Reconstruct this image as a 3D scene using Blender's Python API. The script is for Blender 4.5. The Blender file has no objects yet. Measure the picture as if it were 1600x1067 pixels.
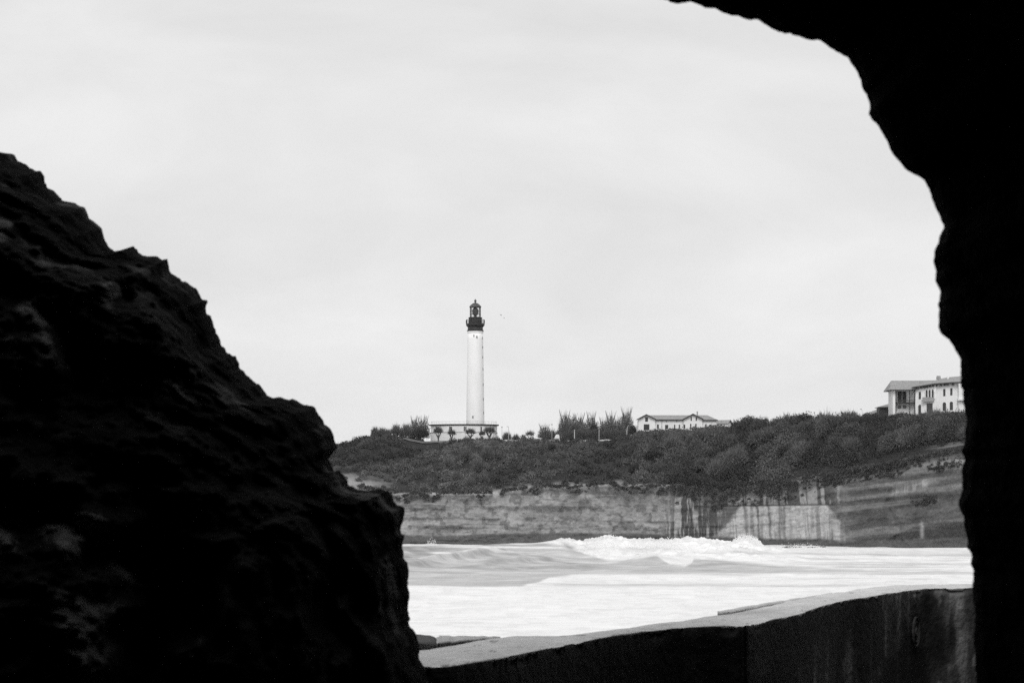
import bpy, math
import numpy as np

S = bpy.context.scene
COL = S.collection
R = math.radians
EYE = 10.0            # eye height above the sea, metres
HOR = 797.0           # row of the horizon in the 1600 px photograph
K = 0.00025           # metres per photograph pixel per metre of distance (90 mm lens)

# ------------------------------------------------------------------ camera
cam = bpy.data.cameras.new('camera')
cam.lens = 90.0; cam.sensor_width = 36.0
cam.shift_y = (HOR - 533.5) / 1600.0
cam.clip_start = 0.05; cam.clip_end = 20000
cam.dof.use_dof = True; cam.dof.focus_distance = 700.0; cam.dof.aperture_fstop = 11.5
cam_o = bpy.data.objects.new('camera', cam); COL.objects.link(cam_o)
cam_o.location = (0, 0, EYE); cam_o.rotation_euler = (R(90), 0, 0)
S.camera = cam_o
S.render.engine = 'CYCLES'
S.view_settings.view_transform = 'Standard'; S.view_settings.look = 'None'
S.view_settings.exposure = 0.0; S.view_settings.gamma = 1.0
S.cycles.max_bounces = 8; S.cycles.diffuse_bounces = 4; S.cycles.transparent_max_bounces = 12
S.cycles.volume_bounces = 0
S.cycles.use_denoising = False

# ------------------------------------------------------------------ sky: overcast
SUN_EL, SUN_AZ = R(42), R(184)
world = bpy.data.worlds.new('World'); S.world = world
world.use_nodes = True
nt = world.node_tree; N = nt.nodes; L = nt.links
N.clear()
wo = N.new('ShaderNodeOutputWorld'); bg = N.new('ShaderNodeBackground')
sky = N.new('ShaderNodeTexSky'); sky.sky_type = 'NISHITA'; sky.sun_disc = False
sky.sun_elevation = SUN_EL; sky.sun_rotation = SUN_AZ
bw = N.new('ShaderNodeRGBToBW'); L.new(sky.outputs[0], bw.inputs[0])
tc = N.new('ShaderNodeTexCoord'); mp = N.new('ShaderNodeMapping')
mp.inputs['Scale'].default_value = (1.0, 1.0, 2.6)
L.new(tc.outputs['Generated'], mp.inputs[0])
n1 = N.new('ShaderNodeTexNoise'); n1.inputs['Scale'].default_value = 6.0
n1.inputs['Detail'].default_value = 6.0; n1.inputs['Roughness'].default_value = 0.55
n1.inputs['Distortion'].default_value = 0.4
L.new(mp.outputs[0], n1.inputs[0])
mr = N.new('ShaderNodeMapRange')
mr.inputs['From Min'].default_value = 0.3; mr.inputs['From Max'].default_value = 0.7
mr.inputs['To Min'].default_value = 7.25; mr.inputs['To Max'].default_value = 8.95
L.new(n1.outputs[0], mr.inputs[0])
mx = N.new('ShaderNodeMix'); mx.data_type = 'FLOAT'; mx.inputs[0].default_value = 0.06
L.new(mr.outputs[0], mx.inputs[2]); L.new(bw.outputs[0], mx.inputs[3])
sep = N.new('ShaderNodeSeparateXYZ'); L.new(tc.outputs['Generated'], sep.inputs[0])
hg = N.new('ShaderNodeMapRange'); hg.inputs['From Min'].default_value = 0.0; hg.inputs['From Max'].default_value = 0.20
hg.inputs['To Min'].default_value = 1.09; hg.inputs['To Max'].default_value = 0.98
L.new(sep.outputs[2], hg.inputs[0])
mm = N.new('ShaderNodeMath'); mm.operation = 'MULTIPLY'
L.new(mx.outputs[0], mm.inputs[0]); L.new(hg.outputs[0], mm.inputs[1])
L.new(mm.outputs[0], bg.inputs['Color'])
bg.inputs['Strength'].default_value = 0.1
L.new(bg.outputs[0], wo.inputs[0])

# ------------------------------------------------------------------ sun behind the overcast
sl = bpy.data.lights.new('sun', 'SUN'); sl.energy = 1.5; sl.angle = R(30); sl.color = (1.0, 0.99, 0.98)
so = bpy.data.objects.new('sun', sl); COL.objects.link(so)
so.rotation_euler = (R(90) - SUN_EL, 0, -SUN_AZ + math.pi)
so.location = (-60, -100, 160)

# ------------------------------------------------------------------ numeric helpers
def P(px, py, Y):
    """point at distance Y seen at photograph pixel px, py"""
    return ((px - 800) * K * Y, Y, EYE + (HOR - py) * K * Y)

def h3(ix, iy, iz, seed):
    a = (ix.astype(np.int64) * 374761393 + iy.astype(np.int64) * 668265263 + iz.astype(np.int64) * 2147483647 + seed * 974711) & 0xffffffff
    a = ((a ^ (a >> 13)) * 1274126177) & 0xffffffff
    a = ((a ^ (a >> 16)) * 2246822519) & 0xffffffff
    a = a ^ (a >> 15)
    return (a & 0xffffff) / float(0xffffff)

def vn(x, y, z=None, seed=0):
    x = np.asarray(x, float); y = np.asarray(y, float)
    z = np.zeros_like(x) if z is None else np.asarray(z, float)
    ix, iy, iz = np.floor(x), np.floor(y), np.floor(z)
    fx, fy, fz = x - ix, y - iy, z - iz
    fx = fx * fx * (3 - 2 * fx); fy = fy * fy * (3 - 2 * fy); fz = fz * fz * (3 - 2 * fz)
    r = 0
    for dx in (0, 1):
        for dy in (0, 1):
            for dz in (0, 1):
                w = (fx if dx else 1 - fx) * (fy if dy else 1 - fy) * (fz if dz else 1 - fz)
                r = r + w * h3(ix + dx, iy + dy, iz + dz, seed)
    return r

def fbm(x, y, z=None, o=4, seed=0, gain=0.5):
    """0..1"""
    s = 0; a = 1.0; t = 0; f = 1.0
    for i in range(o):
        s = s + a * vn(np.asarray(x) * f, np.asarray(y) * f, None if z is None else np.asarray(z) * f, seed + i * 17)
        t += a; a *= gain; f *= 2.03
    return s / t

def ridge(x, y, z=None, o=4, seed=0):
    s = 0; a = 1.0; t = 0; f = 1.0
    for i in range(o):
        s = s + a * (1 - np.abs(2 * vn(np.asarray(x) * f, np.asarray(y) * f, None if z is None else np.asarray(z) * f, seed + i * 13) - 1))
        t += a; a *= 0.5; f *= 2.1
    return s / t

def sst(e0, e1, v):
    t = np.clip((v - e0) / (e1 - e0), 0, 1)
    return t * t * (3 - 2 * t)

def lerp_tab(v, tab):
    t = np.array(tab, float)
    return np.interp(v, t[:, 0], t[:, 1])

# ------------------------------------------------------------------ materials
def material(name, base=0.5, rough=0.8, spec=0.3, attr=False, nscale=1.0, namt=0.3, stretch=(1, 1, 1), bump=0.0, bscale=None, metal=0.0):
    m = bpy.data.materials.new(name); m.use_nodes = True
    t = m.node_tree; n = t.nodes; l = t.links
    b = n['Principled BSDF']
    b.inputs['Roughness'].default_value = rough
    b.inputs['Specular IOR Level'].default_value = spec
    b.inputs['Metallic'].default_value = metal
    tcn = n.new('ShaderNodeTexCoord'); mpn = n.new('ShaderNodeMapping')
    mpn.inputs['Scale'].default_value = stretch
    l.new(tcn.outputs['Object'], mpn.inputs[0])
    no = n.new('ShaderNodeTexNoise'); no.inputs['Scale'].default_value = nscale
    no.inputs['Detail'].default_value = 6.0; no.inputs['Roughness'].default_value = 0.6
    l.new(mpn.outputs[0], no.inputs[0])
    r = n.new('ShaderNodeMapRange')
    r.inputs['From Min'].default_value = 0.3; r.inputs['From Max'].default_value = 0.7
    r.inputs['To Min'].default_value = 1 - namt; r.inputs['To Max'].default_value = 1 + namt
    l.new(no.outputs[0], r.inputs[0])
    mu = n.new('ShaderNodeMath'); mu.operation = 'MULTIPLY'; mu.use_clamp = True
    l.new(r.outputs[0], mu.inputs[0])
    if attr:
        at = n.new('ShaderNodeAttribute'); at.attribute_name = 'alb'
        l.new(at.outputs['Fac'], mu.inputs[1])
    else:
        mu.inputs[1].default_value = base
    l.new(mu.outputs[0], b.inputs['Base Color'])
    if bump:
        nb = n.new('ShaderNodeTexNoise'); nb.inputs['Scale'].default_value = bscale or nscale * 3
        nb.inputs['Detail'].default_value = 8.0
        l.new(mpn.outputs[0], nb.inputs[0])
        bp = n.new('ShaderNodeBump'); bp.inputs['Strength'].default_value = bump
        bp.inputs['Distance'].default_value = 0.1
        l.new(nb.outputs[0], bp.inputs['Height']); l.new(bp.outputs[0], b.inputs['Normal'])
    return m

M = {}
M['cliff'] = material('cliff_stone', rough=0.95, spec=0.1, attr=True, nscale=0.9, namt=0.28, stretch=(1, 1, 1.6), bump=0.5, bscale=1.2)
M['sea'] = material('sea_water', rough=0.45, spec=0.25, attr=True, nscale=0.5, namt=0.08, stretch=(0.25, 1, 1), bump=0.6, bscale=1.2)
M['rock'] = material('dark_rock', rough=0.95, spec=0.03, attr=True, nscale=6.0, namt=0.5, bump=0.9, bscale=9)
M['leaf'] = material('scrub_twigs', rough=0.9, spec=0.1, attr=True, nscale=0.6, namt=0.25)
M['bark'] = material('bark', 0.10, 0.9, 0.1, nscale=2.0, namt=0.4)
M['wall'] = material('old_concrete', rough=0.85, spec=0.25, attr=True, nscale=5.0, namt=0.14, bump=0.4, bscale=14)
M['paving'] = material('terrace_paving', 0.06, 0.85, nscale=2.0, namt=0.3)
M['render'] = material('white_render', 0.85, 0.85, 0.2, nscale=0.35, namt=0.07, stretch=(1, 1, 0.35))
M['tower'] = material('tower_white_paint', 0.90, 0.7, 0.2, nscale=0.5, namt=0.05, stretch=(1, 1, 0.25))
M['black'] = material('black_paint', 0.022, 0.5, 0.4, nscale=1.0, namt=0.3)
M['greymetal'] = material('grey_dome_metal', 0.07, 0.5, 0.4, nscale=2.0, namt=0.3)
M['tile'] = material('roof_tiles', 0.30, 0.85, 0.2, nscale=1.4, namt=0.28, stretch=(3, 0.6, 1))
M['dark_wood'] = material('dark_timber', 0.045, 0.7, 0.3, nscale=2.0, namt=0.3)
M['shutter'] = material('dark_shutter', 0.055, 0.6, 0.3, nscale=4.0, namt=0.25)
M['pane'] = material('window_glass', 0.02, 0.12, 0.6, nscale=1.0, namt=0.2)
M['pole'] = material('pale_pole_paint', 0.42, 0.5, 0.3, nscale=3.0, namt=0.15)
M['stone'] = material('grey_stone', 0.32, 0.9, 0.2, nscale=2.0, namt=0.3)
M['pale'] = material('pale_stone', 0.75, 0.9, 0.2, nscale=1.5, namt=0.15)
M['foam'] = material('spray_foam', 0.92, 0.6, 0.2, nscale=1.0, namt=0.03)
M['bird'] = material('gull_feathers', 0.5, 0.8, 0.2, nscale=8.0, namt=0.3)
M['path'] = material('sandy_path', 0.13, 0.95, 0.1, nscale=1.0, namt=0.2)
g = bpy.data.materials.new('lantern_glass'); g.use_nodes = True
gn = g.node_tree.nodes; gl = g.node_tree.links
gn.remove(gn['Principled BSDF'])
tr = gn.new('ShaderNodeBsdfTransparent'); tr.inputs[0].default_value = (0.93, 0.93, 0.93, 1)
gg = gn.new('ShaderNodeBsdfGlossy'); gg.inputs['Roughness'].default_value = 0.05
fr = gn.new('ShaderNodeFresnel'); fr.inputs[0].default_value = 1.3
gm = gn.new('ShaderNodeMixShader')
gl.new(fr.outputs[0], gm.inputs[0]); gl.new(tr.outputs[0], gm.inputs[1]); gl.new(gg.outputs[0], gm.inputs[2])
gl.new(gm.outputs[0], gn['Material Output'].inputs[0])
M['glass'] = g

# ------------------------------------------------------------------ object helpers
def np_mesh(name, verts, faces, mat, alb=None, smooth=True):
    """verts (n,3); faces: list of int arrays (m,3) and/or (m,4)"""
    me = bpy.data.meshes.new(name)
    verts = np.asarray(verts, np.float32)
    me.vertices.add(len(verts)); me.vertices.foreach_set('co', verts.ravel())
    fl = [np.asarray(f, np.int32) for f in faces if len(f)]
    loops = np.concatenate([f.ravel() for f in fl])
    sizes = np.concatenate([np.full(len(f), f.shape[1], np.int32) for f in fl])
    starts = np.concatenate([[0], np.cumsum(sizes)[:-1]]).astype(np.int32)
    me.loops.add(len(loops)); me.loops.foreach_set('vertex_index', loops)
    me.polygons.add(len(sizes)); me.polygons.foreach_set('loop_start', starts)
    me.polygons.foreach_set('loop_total', sizes)
    me.polygons.foreach_set('use_smooth', np.full(len(sizes), smooth))
    me.update(calc_edges=True); me.validate()
    if alb is not None:
        a = me.attributes.new('alb', 'FLOAT', 'POINT')
        a.data.foreach_set('value', np.asarray(alb, np.float32))
    me.materials.append(mat)
    return me

def link(name, me, parent=None, loc=(0, 0, 0)):
    o = bpy.data.objects.new(name, me); COL.objects.link(o)
    o.location = loc
    if parent: o.parent = parent
    return o

def tag(o, label=None, cat=None, group=None, kind=None):
    if label: o['label'] = label
    if cat: o['category'] = cat
    if group: o['group'] = group
    if kind: o['kind'] = kind
    return o

def empty(name, loc, rz=0):
    o = bpy.data.objects.new(name, None); COL.objects.link(o)
    o.location = loc; o.rotation_euler = (0, 0, rz); o.empty_display_size = 1
    return o

def copy_tree(o, parent=None):
    c = o.copy(); COL.objects.link(c)
    if parent: c.parent = parent
    for ch in list(o.children): copy_tree(ch, c)
    return c

def grid_faces(r, c, wrap=False):
    i = np.arange(r - 1)[:, None]; j = np.arange(c if wrap else c - 1)[None, :]
    j2 = (j + 1) % c
    return np.stack([i * c + j, i * c + j2, (i + 1) * c + j2, (i + 1) * c + j], -1).reshape(-1, 4)

class MB:
    """collects simple shapes into one mesh"""
    def __init__(s): s.v = []; s.f = []
    def add(s, vs, fs):
        b = len(s.v); s.v += [tuple(v) for v in vs]; s.f += [[i + b for i in f] for f in fs]; return s
    def box(s, x0, x1, y0, y1, z0, z1):
        return s.add([(x0, y0, z0), (x1, y0, z0), (x1, y1, z0), (x0, y1, z0), (x0, y0, z1), (x1, y0, z1), (x1, y1, z1), (x0, y1, z1)],
                     [(0, 3, 2, 1), (4, 5, 6, 7), (0, 1, 5, 4), (1, 2, 6, 5), (2, 3, 7, 6), (3, 0, 4, 7)])
    def poly(s, pts, y0, y1):
        """polygon of (x, z) points, given counter-clockwise as seen from -Y, pushed from y0 to y1"""
        n = len(pts)
        vs = [(x, y0, z) for x, z in pts] + [(x, y1, z) for x, z in pts]
        fs = [list(range(n)), list(range(2 * n - 1, n - 1, -1))] + [[(i + 1) % n, i, n + i, n + (i + 1) % n] for i in range(n)]
        return s.add(vs, fs)
    def slab(s, pts, t):
        """sheet through 3-D points with thickness t downward"""
        n = len(pts)
        vs = list(pts) + [(x, y, z - t) for x, y, z in pts]
        fs = [list(range(n)), list(range(2 * n - 1, n - 1, -1))] + [[(i + 1) % n, i, n + i, n + (i + 1) % n] for i in range(n)]
        return s.add(vs, fs)
    def lathe(s, prof, seg=40, sx=1.0, sy=1.0, c=(0, 0), caps=True):
        vs = []; fs = []
        for r, z in prof:
            for k in range(seg):
                a = 2 * math.pi * k / seg
                vs.append((c[0] + r * sx * math.cos(a), c[1] + r * sy * math.sin(a), z))
        for i in range(len(prof) - 1):
            for k in range(seg):
                k2 = (k + 1) % seg
                fs.append((i * seg + k, i * seg + k2, (i + 1) * seg + k2, (i + 1) * seg + k))
        if caps:
            fs.append(list(range(seg - 1, -1, -1)))
            fs.append([(len(prof) - 1) * seg + k for k in range(seg)])
        return s.add(vs, fs)
    def tube(s, a, b, r0, r1=None, seg=8):
        r1 = r0 if r1 is None else r1
        a = np.array(a, float); b = np.array(b, float); d = b - a; d /= np.linalg.norm(d)
        u = np.cross(d, (0, 0, 1) if abs(d[2]) < 0.9 else (1, 0, 0)); u /= np.linalg.norm(u); w = np.cross(d, u)
        vs = []
        for p, r in ((a, r0), (b, r1)):
            for k in range(seg):
                t = 2 * math.pi * k / seg
                vs.append(tuple(p + r * (math.cos(t) * u + math.sin(t) * w)))
        fs = [(k, (k + 1) % seg, seg + (k + 1) % seg, seg + k) for k in range(seg)]
        fs += [list(range(seg - 1, -1, -1)), list(range(seg, 2 * seg))]
        return s.add(vs, fs)
    def ring(s, r, z, t, seg=40, c=(0, 0), sy=1.0):
        """thin hoop"""
        return s.lathe([(r - t, z - t), (r + t, z - t), (r + t, z + t), (r - t, z + t), (r - t, z - t)], seg, 1, sy, c, caps=False)
    def mesh(s, name, mat, smooth=False):
        me = bpy.data.meshes.new(name); me.from_pydata(s.v, [], s.f); me.update()
        me.materials.append(mat)
        if smooth:
            me.polygons.foreach_set('use_smooth', [True] * len(me.polygons))
        return me
    def build(s, name, mat, parent=None, loc=(0, 0, 0), smooth=False):
        return link(name, s.mesh(name, mat, smooth), parent, loc)

# ==================================================================== SETTING
# ------------------------------------------------------------------ headland: cliff, slope and plateau in one sheet
TA = [(250, 900), (330, 860), (430, 790), (525, 752), (630, 744), (760, 744), (1000, 744), (1150, 728), (1300, 703), (1520, 668), (1900, 640), (2300, 620)]
TBp = [(250, 799), (330, 798), (400, 792), (450, 775), (540, 757), (620, 771), (700, 770), (770, 769), (850, 759), (950, 756), (1050, 758), (1090, 764), (1120, 768), (1160, 765), (1200, 757), (1260, 746), (1320, 736), (1400, 722), (1460, 709), (1510, 702), (1900, 690), (2300, 690)]
TBd = [(250, 5), (330, 5), (500, 10), (700, 7), (1000, 6), (1130, 6), (1300, 9), (1500, 11), (2300, 11)]
TCp = [(250, 799), (330, 797), (380, 790), (430, 765), (480, 722), (525, 699), (570, 686), (620, 682), (660, 689), (700, 690), (780, 689), (870, 690), (960, 688), (990, 680), (1020, 675), (1130, 670), (1180, 670), (1300, 664), (1350, 660), (1400, 655), (1460, 651), (1520, 648), (1900, 642), (2300, 642)]
TCd = [(250, 930), (380, 860), (525, 838), (700, 832), (960, 830), (1000, 806), (1130, 785), (1200, 765), (1300, 740), (1400, 724), (1460, 719), (1520, 716), (1900, 705), (2300, 690)]
NA, NB, NC = 90, 60, 14

def terrain_lines(px):
    ya = lerp_tab(px, TA); yb = ya + lerp_tab(px, TBd); yc = lerp_tab(px, TCd)
    zb = EYE + (HOR - lerp_tab(px, TBp)) * K * yb
    zc = EYE + (HOR - lerp_tab(px, TCp)) * K * yc
    return ya, yb, yc, zb, zc

def FOLD(X, Y):
    """gullies running down the slope"""
    return (ridge((X - 0.5 * (Y - 780)) * 0.045, (Y + .3 * X) * 0.012, o=3, seed=91) - 0.6) * 7.0

def slope_point(px, t):
    """point on the scrub slope, t = 0 cliff top .. 1 plateau edge, and beyond 1 on the plateau"""
    ya, yb, yc, zb, zc = terrain_lines(px)
    tt = np.minimum(t, 1.0)
    bul = np.sin(np.pi * tt) * 1.2
    Y = yb + (yc - yb) * tt + np.maximum(t - 1, 0) * 100
    Z = zb + (zc - zb) * (tt ** 0.9) + bul
    X = (px - 800) * K * Y
    return X, Y, Z + FOLD(X, Y) * np.sin(np.pi * np.clip(t, 0, 1))

pxs = np.concatenate([np.arange(250, 480, 4), np.arange(480, 1560, 0.75), np.arange(1560, 2301, 6)]).astype(float)
ya, yb, yc, zb, zc = terrain_lines(pxs)
rows = []; alb = []
ncol = len(pxs)
# cliff face
for i in range(NA):
    t = i / (NA - 1)
    Z = -3 + (zb + 3) * t
    py_t = HOR + (EYE - Z) / (K * (ya + (yb - ya) * t ** 1.3))        # row on the face, for the bedding
    xw = (pxs - 800) * K * ya
    # bedding: flat on the left, climbing to the right
    tilt = np.where(xw > 60, (xw - 60) * 0.13, 0) + np.where(xw < -20, (xw + 20) * -0.01, 0)
    zz = Z - tilt
    led = (fbm(xw * 0.05, zz * 0.7, o=3, seed=3) - 0.5)
    Y = ya + (yb - ya) * (t ** 1.3) + led * 1.5 + (fbm(xw * 0.09, zz * 0.25, o=4, seed=5) - 0.5) * 5.0 * sst(0.02, 0.2, t) * sst(1.0, 0.8, t)
    jag = 26 * (fbm(Z * 0.22, xw * 0.015, o=4, seed=6, gain=0.6) - 0.5)
    right = sst(1296, 1334, pxs + jag)
    bed = (zz / 2.7 + 0.9 * fbm(xw * 0.025, zz * 0.05, o=3, seed=15)) % 1.0
    Y = Y - 0.9 * (sst(0.0, 0.85, bed) - sst(0.9, 1.0, bed)) * sst(0.04, 0.2, t) * sst(1.0, 0.9, t) * (0.3 + fbm(xw * 0.06, zz * 0.2, o=2, seed=16))
    joint = sst(0.80, 0.97, ridge(xw * 0.07 + 0.4 * fbm(Z * 0.2, xw * 0.05, seed=18), Z * 0.03, o=2, seed=17))
    Y = Y + 1.1 * joint * sst(0.04, 0.2, t) * sst(1.0, 0.9, t)
    Y = Y + right * (np.abs(((zz * 0.13 + 0.35 * fbm(xw * 0.03, zz * 0.1, seed=64)) % 1.0) - 0.5) * 3 - 0.8) * sst(1.0, 0.85, t)
    # hollow above the great fallen slab
    slab_top = 790 - (pxs - 1130) * 0.012 * 1.0
    inslab = sst(1118, 1140, pxs + jag * .6) * (1 - sst(1296, 1326, pxs + jag))
    low = sst(slab_top - 2, slab_top + 3, py_t)
    Y = Y - inslab * low * 1.6 + inslab * (1 - low) * 0.6
    a = np.full(ncol, 0.25)
    a *= 0.90 + 0.2 * fbm(xw * 0.05, zz * 0.9, o=4, seed=11)
    a *= 0.55 + 0.9 * fbm(xw * 0.22, Z * 0.30, o=5, seed=12, gain=0.65)
    wv = 0.8 * (fbm(Z * 0.25, xw * 0.08, o=3, seed=19) - 0.5)
    strk = sst(0.46, 0.66, fbm(xw * 1.3 + wv, Z * 0.13, o=4, seed=21, gain=0.6))
    a *= 1 - 0.4 * sst(0.58, 0.68, fbm(xw * 0.6, Z * 0.8, o=3, seed=13))
    # streaked dark zone
    z1 = sst(1030, 1066, pxs + jag * 1.3) * (1 - sst(1135, 1175, pxs - jag))
    a = a * (1 - z1) + z1 * (0.07 + 0.26 * strk * (0.25 + 0.75 * sst(0.35, 0.55, fbm(xw * 0.2, Z * 0.25, o=3, seed=31))))
    # upper ledge above the slab
    z2 = inslab * (1 - low)
    a = a * (1 - z2) + z2 * (0.085 + 0.20 * sst(0.42, 0.58, fbm(xw * 1.3, Z * 0.05, o=3, seed=41)))
    # pale slab with dark run-off lines
    edgeL = 1122 + 0.5 * jag + np.maximum(py_t - 790, 0) * -0.2 + (842 - py_t) * 0.75
    edgeR = 1322 - 0.6 * jag - np.maximum(822 - py_t, 0) * 0.85
    z3 = sst(edgeL - 5, edgeL + 5, pxs) * (1 - sst(edgeR - 4, edgeR + 4, pxs)) * sst(slab_top - 1, slab_top + 2, py_t)
    run = (0.25 + 0.75 * fbm(xw * 0.3, Z * 0.3, seed=54)) * sst(0.54, 0.68, fbm(xw * 1.1 + 0.6 * fbm(Z * 0.3, xw * 0.1, seed=9), Z * 0.03, o=3, seed=51))
    pal = (0.38 + 0.12 * (fbm(xw * 0.9, Z * 0.6, o=3, seed=52) - 0.5) + 0.22 * (fbm(xw * 1.3, Z * 0.1, o=3, seed=53) - 0.5)) * (1 - 0.62 * run)
    for q, wq in ((1166, 3.2), (1185, 2.0), (1203, 2.2)):
        pal = pal * (1 - 0.72 * (0.3 + 0.9 * fbm(Z * 0.5, xw * 0.3, seed=int(q))) * np.exp(-((pxs - q - 6 * wv - (py_t - 815) * 0.05) / wq) ** 2))
    out3 = sst(1118, 1140, pxs + jag * .6) * (1 - sst(1306, 1336, pxs + jag)) * sst(slab_top - 1, slab_top + 2, py_t)
    a = a * (1 - out3) + out3 * 0.11 * (0.8 + 0.4 * fbm(xw * 0.5, Z * 0.2, seed=55))
    a = a * (1 - z3) + z3 * pal
    # crack under the ledge
    ck = np.exp(-((py_t - slab_top) / 1.3) ** 2) * sst(1120, 1140, pxs) * (1 - sst(1312, 1325, pxs))
    a = a * (1 - 0.75 * ck)
    # right side: dark tilted beds with pale ledges
    zr = sst(1298, 1338, pxs + jag)
    beds = fbm(xw * 0.015, zz * 0.8, o=3, seed=61)
    ar = 0.03 + 0.13 * fbm(xw * 0.25, zz * 0.7, o=5, seed=62, gain=0.65) + 0.08 * sst(0.56, 0.72, beds)
    pl = np.exp(-((py_t - (768 - (pxs - 1400) * 0.24)) / 5.5) ** 2) * sst(1396, 1402, pxs) * (1 - sst(1455, 1475, pxs))
    ar = ar + 0.22 * pl * (0.6 + 0.6 * strk)
    pl2 = np.exp(-((py_t - (728 - (pxs - 1440) * 0.12)) / 5.0) ** 2) * sst(1420, 1440, pxs)
    ar = ar + 0.16 * pl2
    # cavern: its shade painted as a dark triangle
    cav = sst(845 - (pxs - 1375) * 0.42, 848 - (pxs - 1375) * 0.42, py_t) * sst(1370, 1395, pxs) * sst(814, 818, py_t + (pxs - 1440) * 0.02)
    ar = ar * (1 - 0.4 * cav)
    ar = ar + 0.20 * np.exp(-((pxs - 1443) / 3.0) ** 2) * sst(812, 818, py_t) * sst(846, 838, py_t)
    a = a * (1 - zr) + zr * ar
    # wet foot
    wl = lerp_tab(pxs, [(500, 836), (700, 836), (820, 832), (1000, 832), (1060, 838), (1300, 842), (1330, 845), (1500, 840)])
    wet = sst(wl - 2, wl + 3, py_t + 4 * (fbm(xw * 0.12, Z * 0.1, seed=71) - 0.5))
    a = a * (1 - wet) + wet * (0.085 + 0.025 * fbm(xw * 0.3, Z * 0.3, seed=72))
    # pale cap of the cliff
    cap = sst(0.93, 0.985, t + 0.04 * (fbm(xw * 0.12, Z * 0, seed=81) - 0.5)) * (1 - sst(1040, 1080, pxs) * 0.75)
    a = a + cap * 0.10 * sst(0.35, 0.6, fbm(xw * 0.3, Z * 0.2, o=3, seed=82))
    rows.append(np.stack([(pxs - 800) * K * ya + 0 * Y, Y, Z], -1)); alb.append(a)
# scrub slope
for i in range(1, NB):
    t = np.full(ncol, i / (NB - 1))
    X, Y, Z = slope_point(pxs, t)
    w = sst(0, 0.25, t)
    X = X * w + (1 - w) * ((pxs - 800) * K * ya)
    a = 0.022 + 0.02 * fbm(X * 0.2, Y * 0.2, seed=92)
    sand = (1 - sst(560, 660, pxs)) * sst(0.42, 0.0, t) + sst(0.08, 0.0, t) * (1 - sst(1050, 1100, pxs)) * 0.8
    a = a + 0.26 * np.clip(sand, 0, 1) * sst(0.35, 0.55, fbm(X * 0.12, Z * 0.5, o=3, seed=93))
    sh = sst(1300, 1420, pxs) * sst(0.30, 0.02, t)
    a = a + 0.14 * sh * sst(0.5, 0.6, fbm(X * 0.03, (Z - X * 0.14) * 0.7, o=3, seed=94))
    rows.append(np.stack([X, Y, Z], -1)); alb.append(a)
for i in range(1, NC):
    t = 1 + (i / (NC - 1)) ** 1.5 * 2.6
    X, Y, Z = slope_point(pxs, np.full(ncol, t))
    Z = Z + np.where(t > 2.4, -(t - 2.4) * 14, 0) * np.ones(ncol)
    rows.append(np.stack([X, Y, Z], -1)); alb.append(np.full(ncol, 0.09))
V = np.concatenate(rows); A = np.concatenate(alb)
hl = link('headland', np_mesh('headland', V, [grid_faces(len(rows), ncol)], M['cliff'], A))
tag(hl, kind='structure')

# ------------------------------------------------------------------ sea
ang = np.concatenate([np.linspace(-2.2, -0.085, 60, endpoint=False), np.arange(-0.085, 0.205, 0.00045), np.linspace(0.205, 2.2, 60)])
yy = np.concatenate([[-400, -150, -60, 10, 60], np.geomspace(110, 190, 30, endpoint=False), np.linspace(190, 420, 170, endpoint=False), np.linspace(420, 560, 260, endpoint=False), np.linspace(560, 800, 140), np.geomspace(830, 3600, 40)])
AN, YY = np.meshgrid(ang, yy)
XX = np.where(YY > 100, AN * YY, AN * 100 * 1.0)
pxg = 800 + AN / K
Hc = lerp_tab(pxg, [(-3000, 0.6), (300, 1.6), (560, 2.7), (640, 2.75), (760, 2.85), (830, 3.1), (875, 3.75), (905, 3.5), (935, 3.9), (955, 4.15), (975, 3.8), (1060, 3.75), (1130, 3.4), (1200, 2.4), (1270, 1.2), (1400, 0.6), (4000, 0.4)])
Yc = 512 + 10 * np.sin(XX * 0.02 + 0.6) + 8 * (fbm(XX * 0.02, XX * 0, seed=201) - 0.5)
u = YY - Yc
prof = np.where(u < 0, np.exp(-(u / 26.0) ** 2), np.exp(-(u / 20.0) ** 2))
Zs = Hc * prof
# lesser swell in front with a small lip at the middle
H2 = 1.35 * np.exp(-((pxg - 1012) / 34.0) ** 2) + 0.5 * np.exp(-((pxg - 760) / 90.0) ** 2)
sw_front = 0.0; sw_top = 0.0
for (cp, cy, hh, wd, kx) in ((720, 486, 0.9, 70, 0.30), (800, 470, 0.75, 60, 0.26), (660, 462, 0.6, 60, 0.22), (1120, 452, 0.7, 60, -0.05), (900, 440, 0.5, 80, 0.1)):
    uu = YY - (cy + (pxg - cp) * kx)
    sw_front = sw_front + np.exp(-((pxg - cp) / wd) ** 2) * np.exp(-((uu + 3.0) / 3.0) ** 2)
    sw_top = sw_top + np.exp(-((pxg - cp) / (wd * .5)) ** 2) * np.exp(-((uu - 1.0) / 1.6) ** 2)
    Zs = Zs + 1.35 * hh * np.exp(-((pxg - cp) / wd) ** 2) * np.where(uu < 0, np.exp(-(uu / 3.5) ** 2), np.exp(-(uu / 14.0) ** 2))
Y2 = 474 + (pxg - 1012) * 0.05
u2 = YY - Y2
Zs = Zs + H2 * np.where(u2 < 0, np.exp(-(u2 / 4.5) ** 2), np.exp(-(u2 / 14.0) ** 2))
for (cy, hh, wd, sd) in ((330, 0.5, 14, 1), (268, 0.35, 10, 2), (620, 0.8, 16, 3), (400, 0.25, 9, 4)):
    cc = cy + 14 * (fbm(XX * 0.012, XX * 0, seed=210 + sd) - 0.5) * 2
    Zs = Zs + hh * np.exp(-((YY - cc) / wd) ** 2) * (0.5 + fbm(XX * 0.02, XX * 0, seed=220 + sd))
damp = sst(3000, 900, YY)
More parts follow.
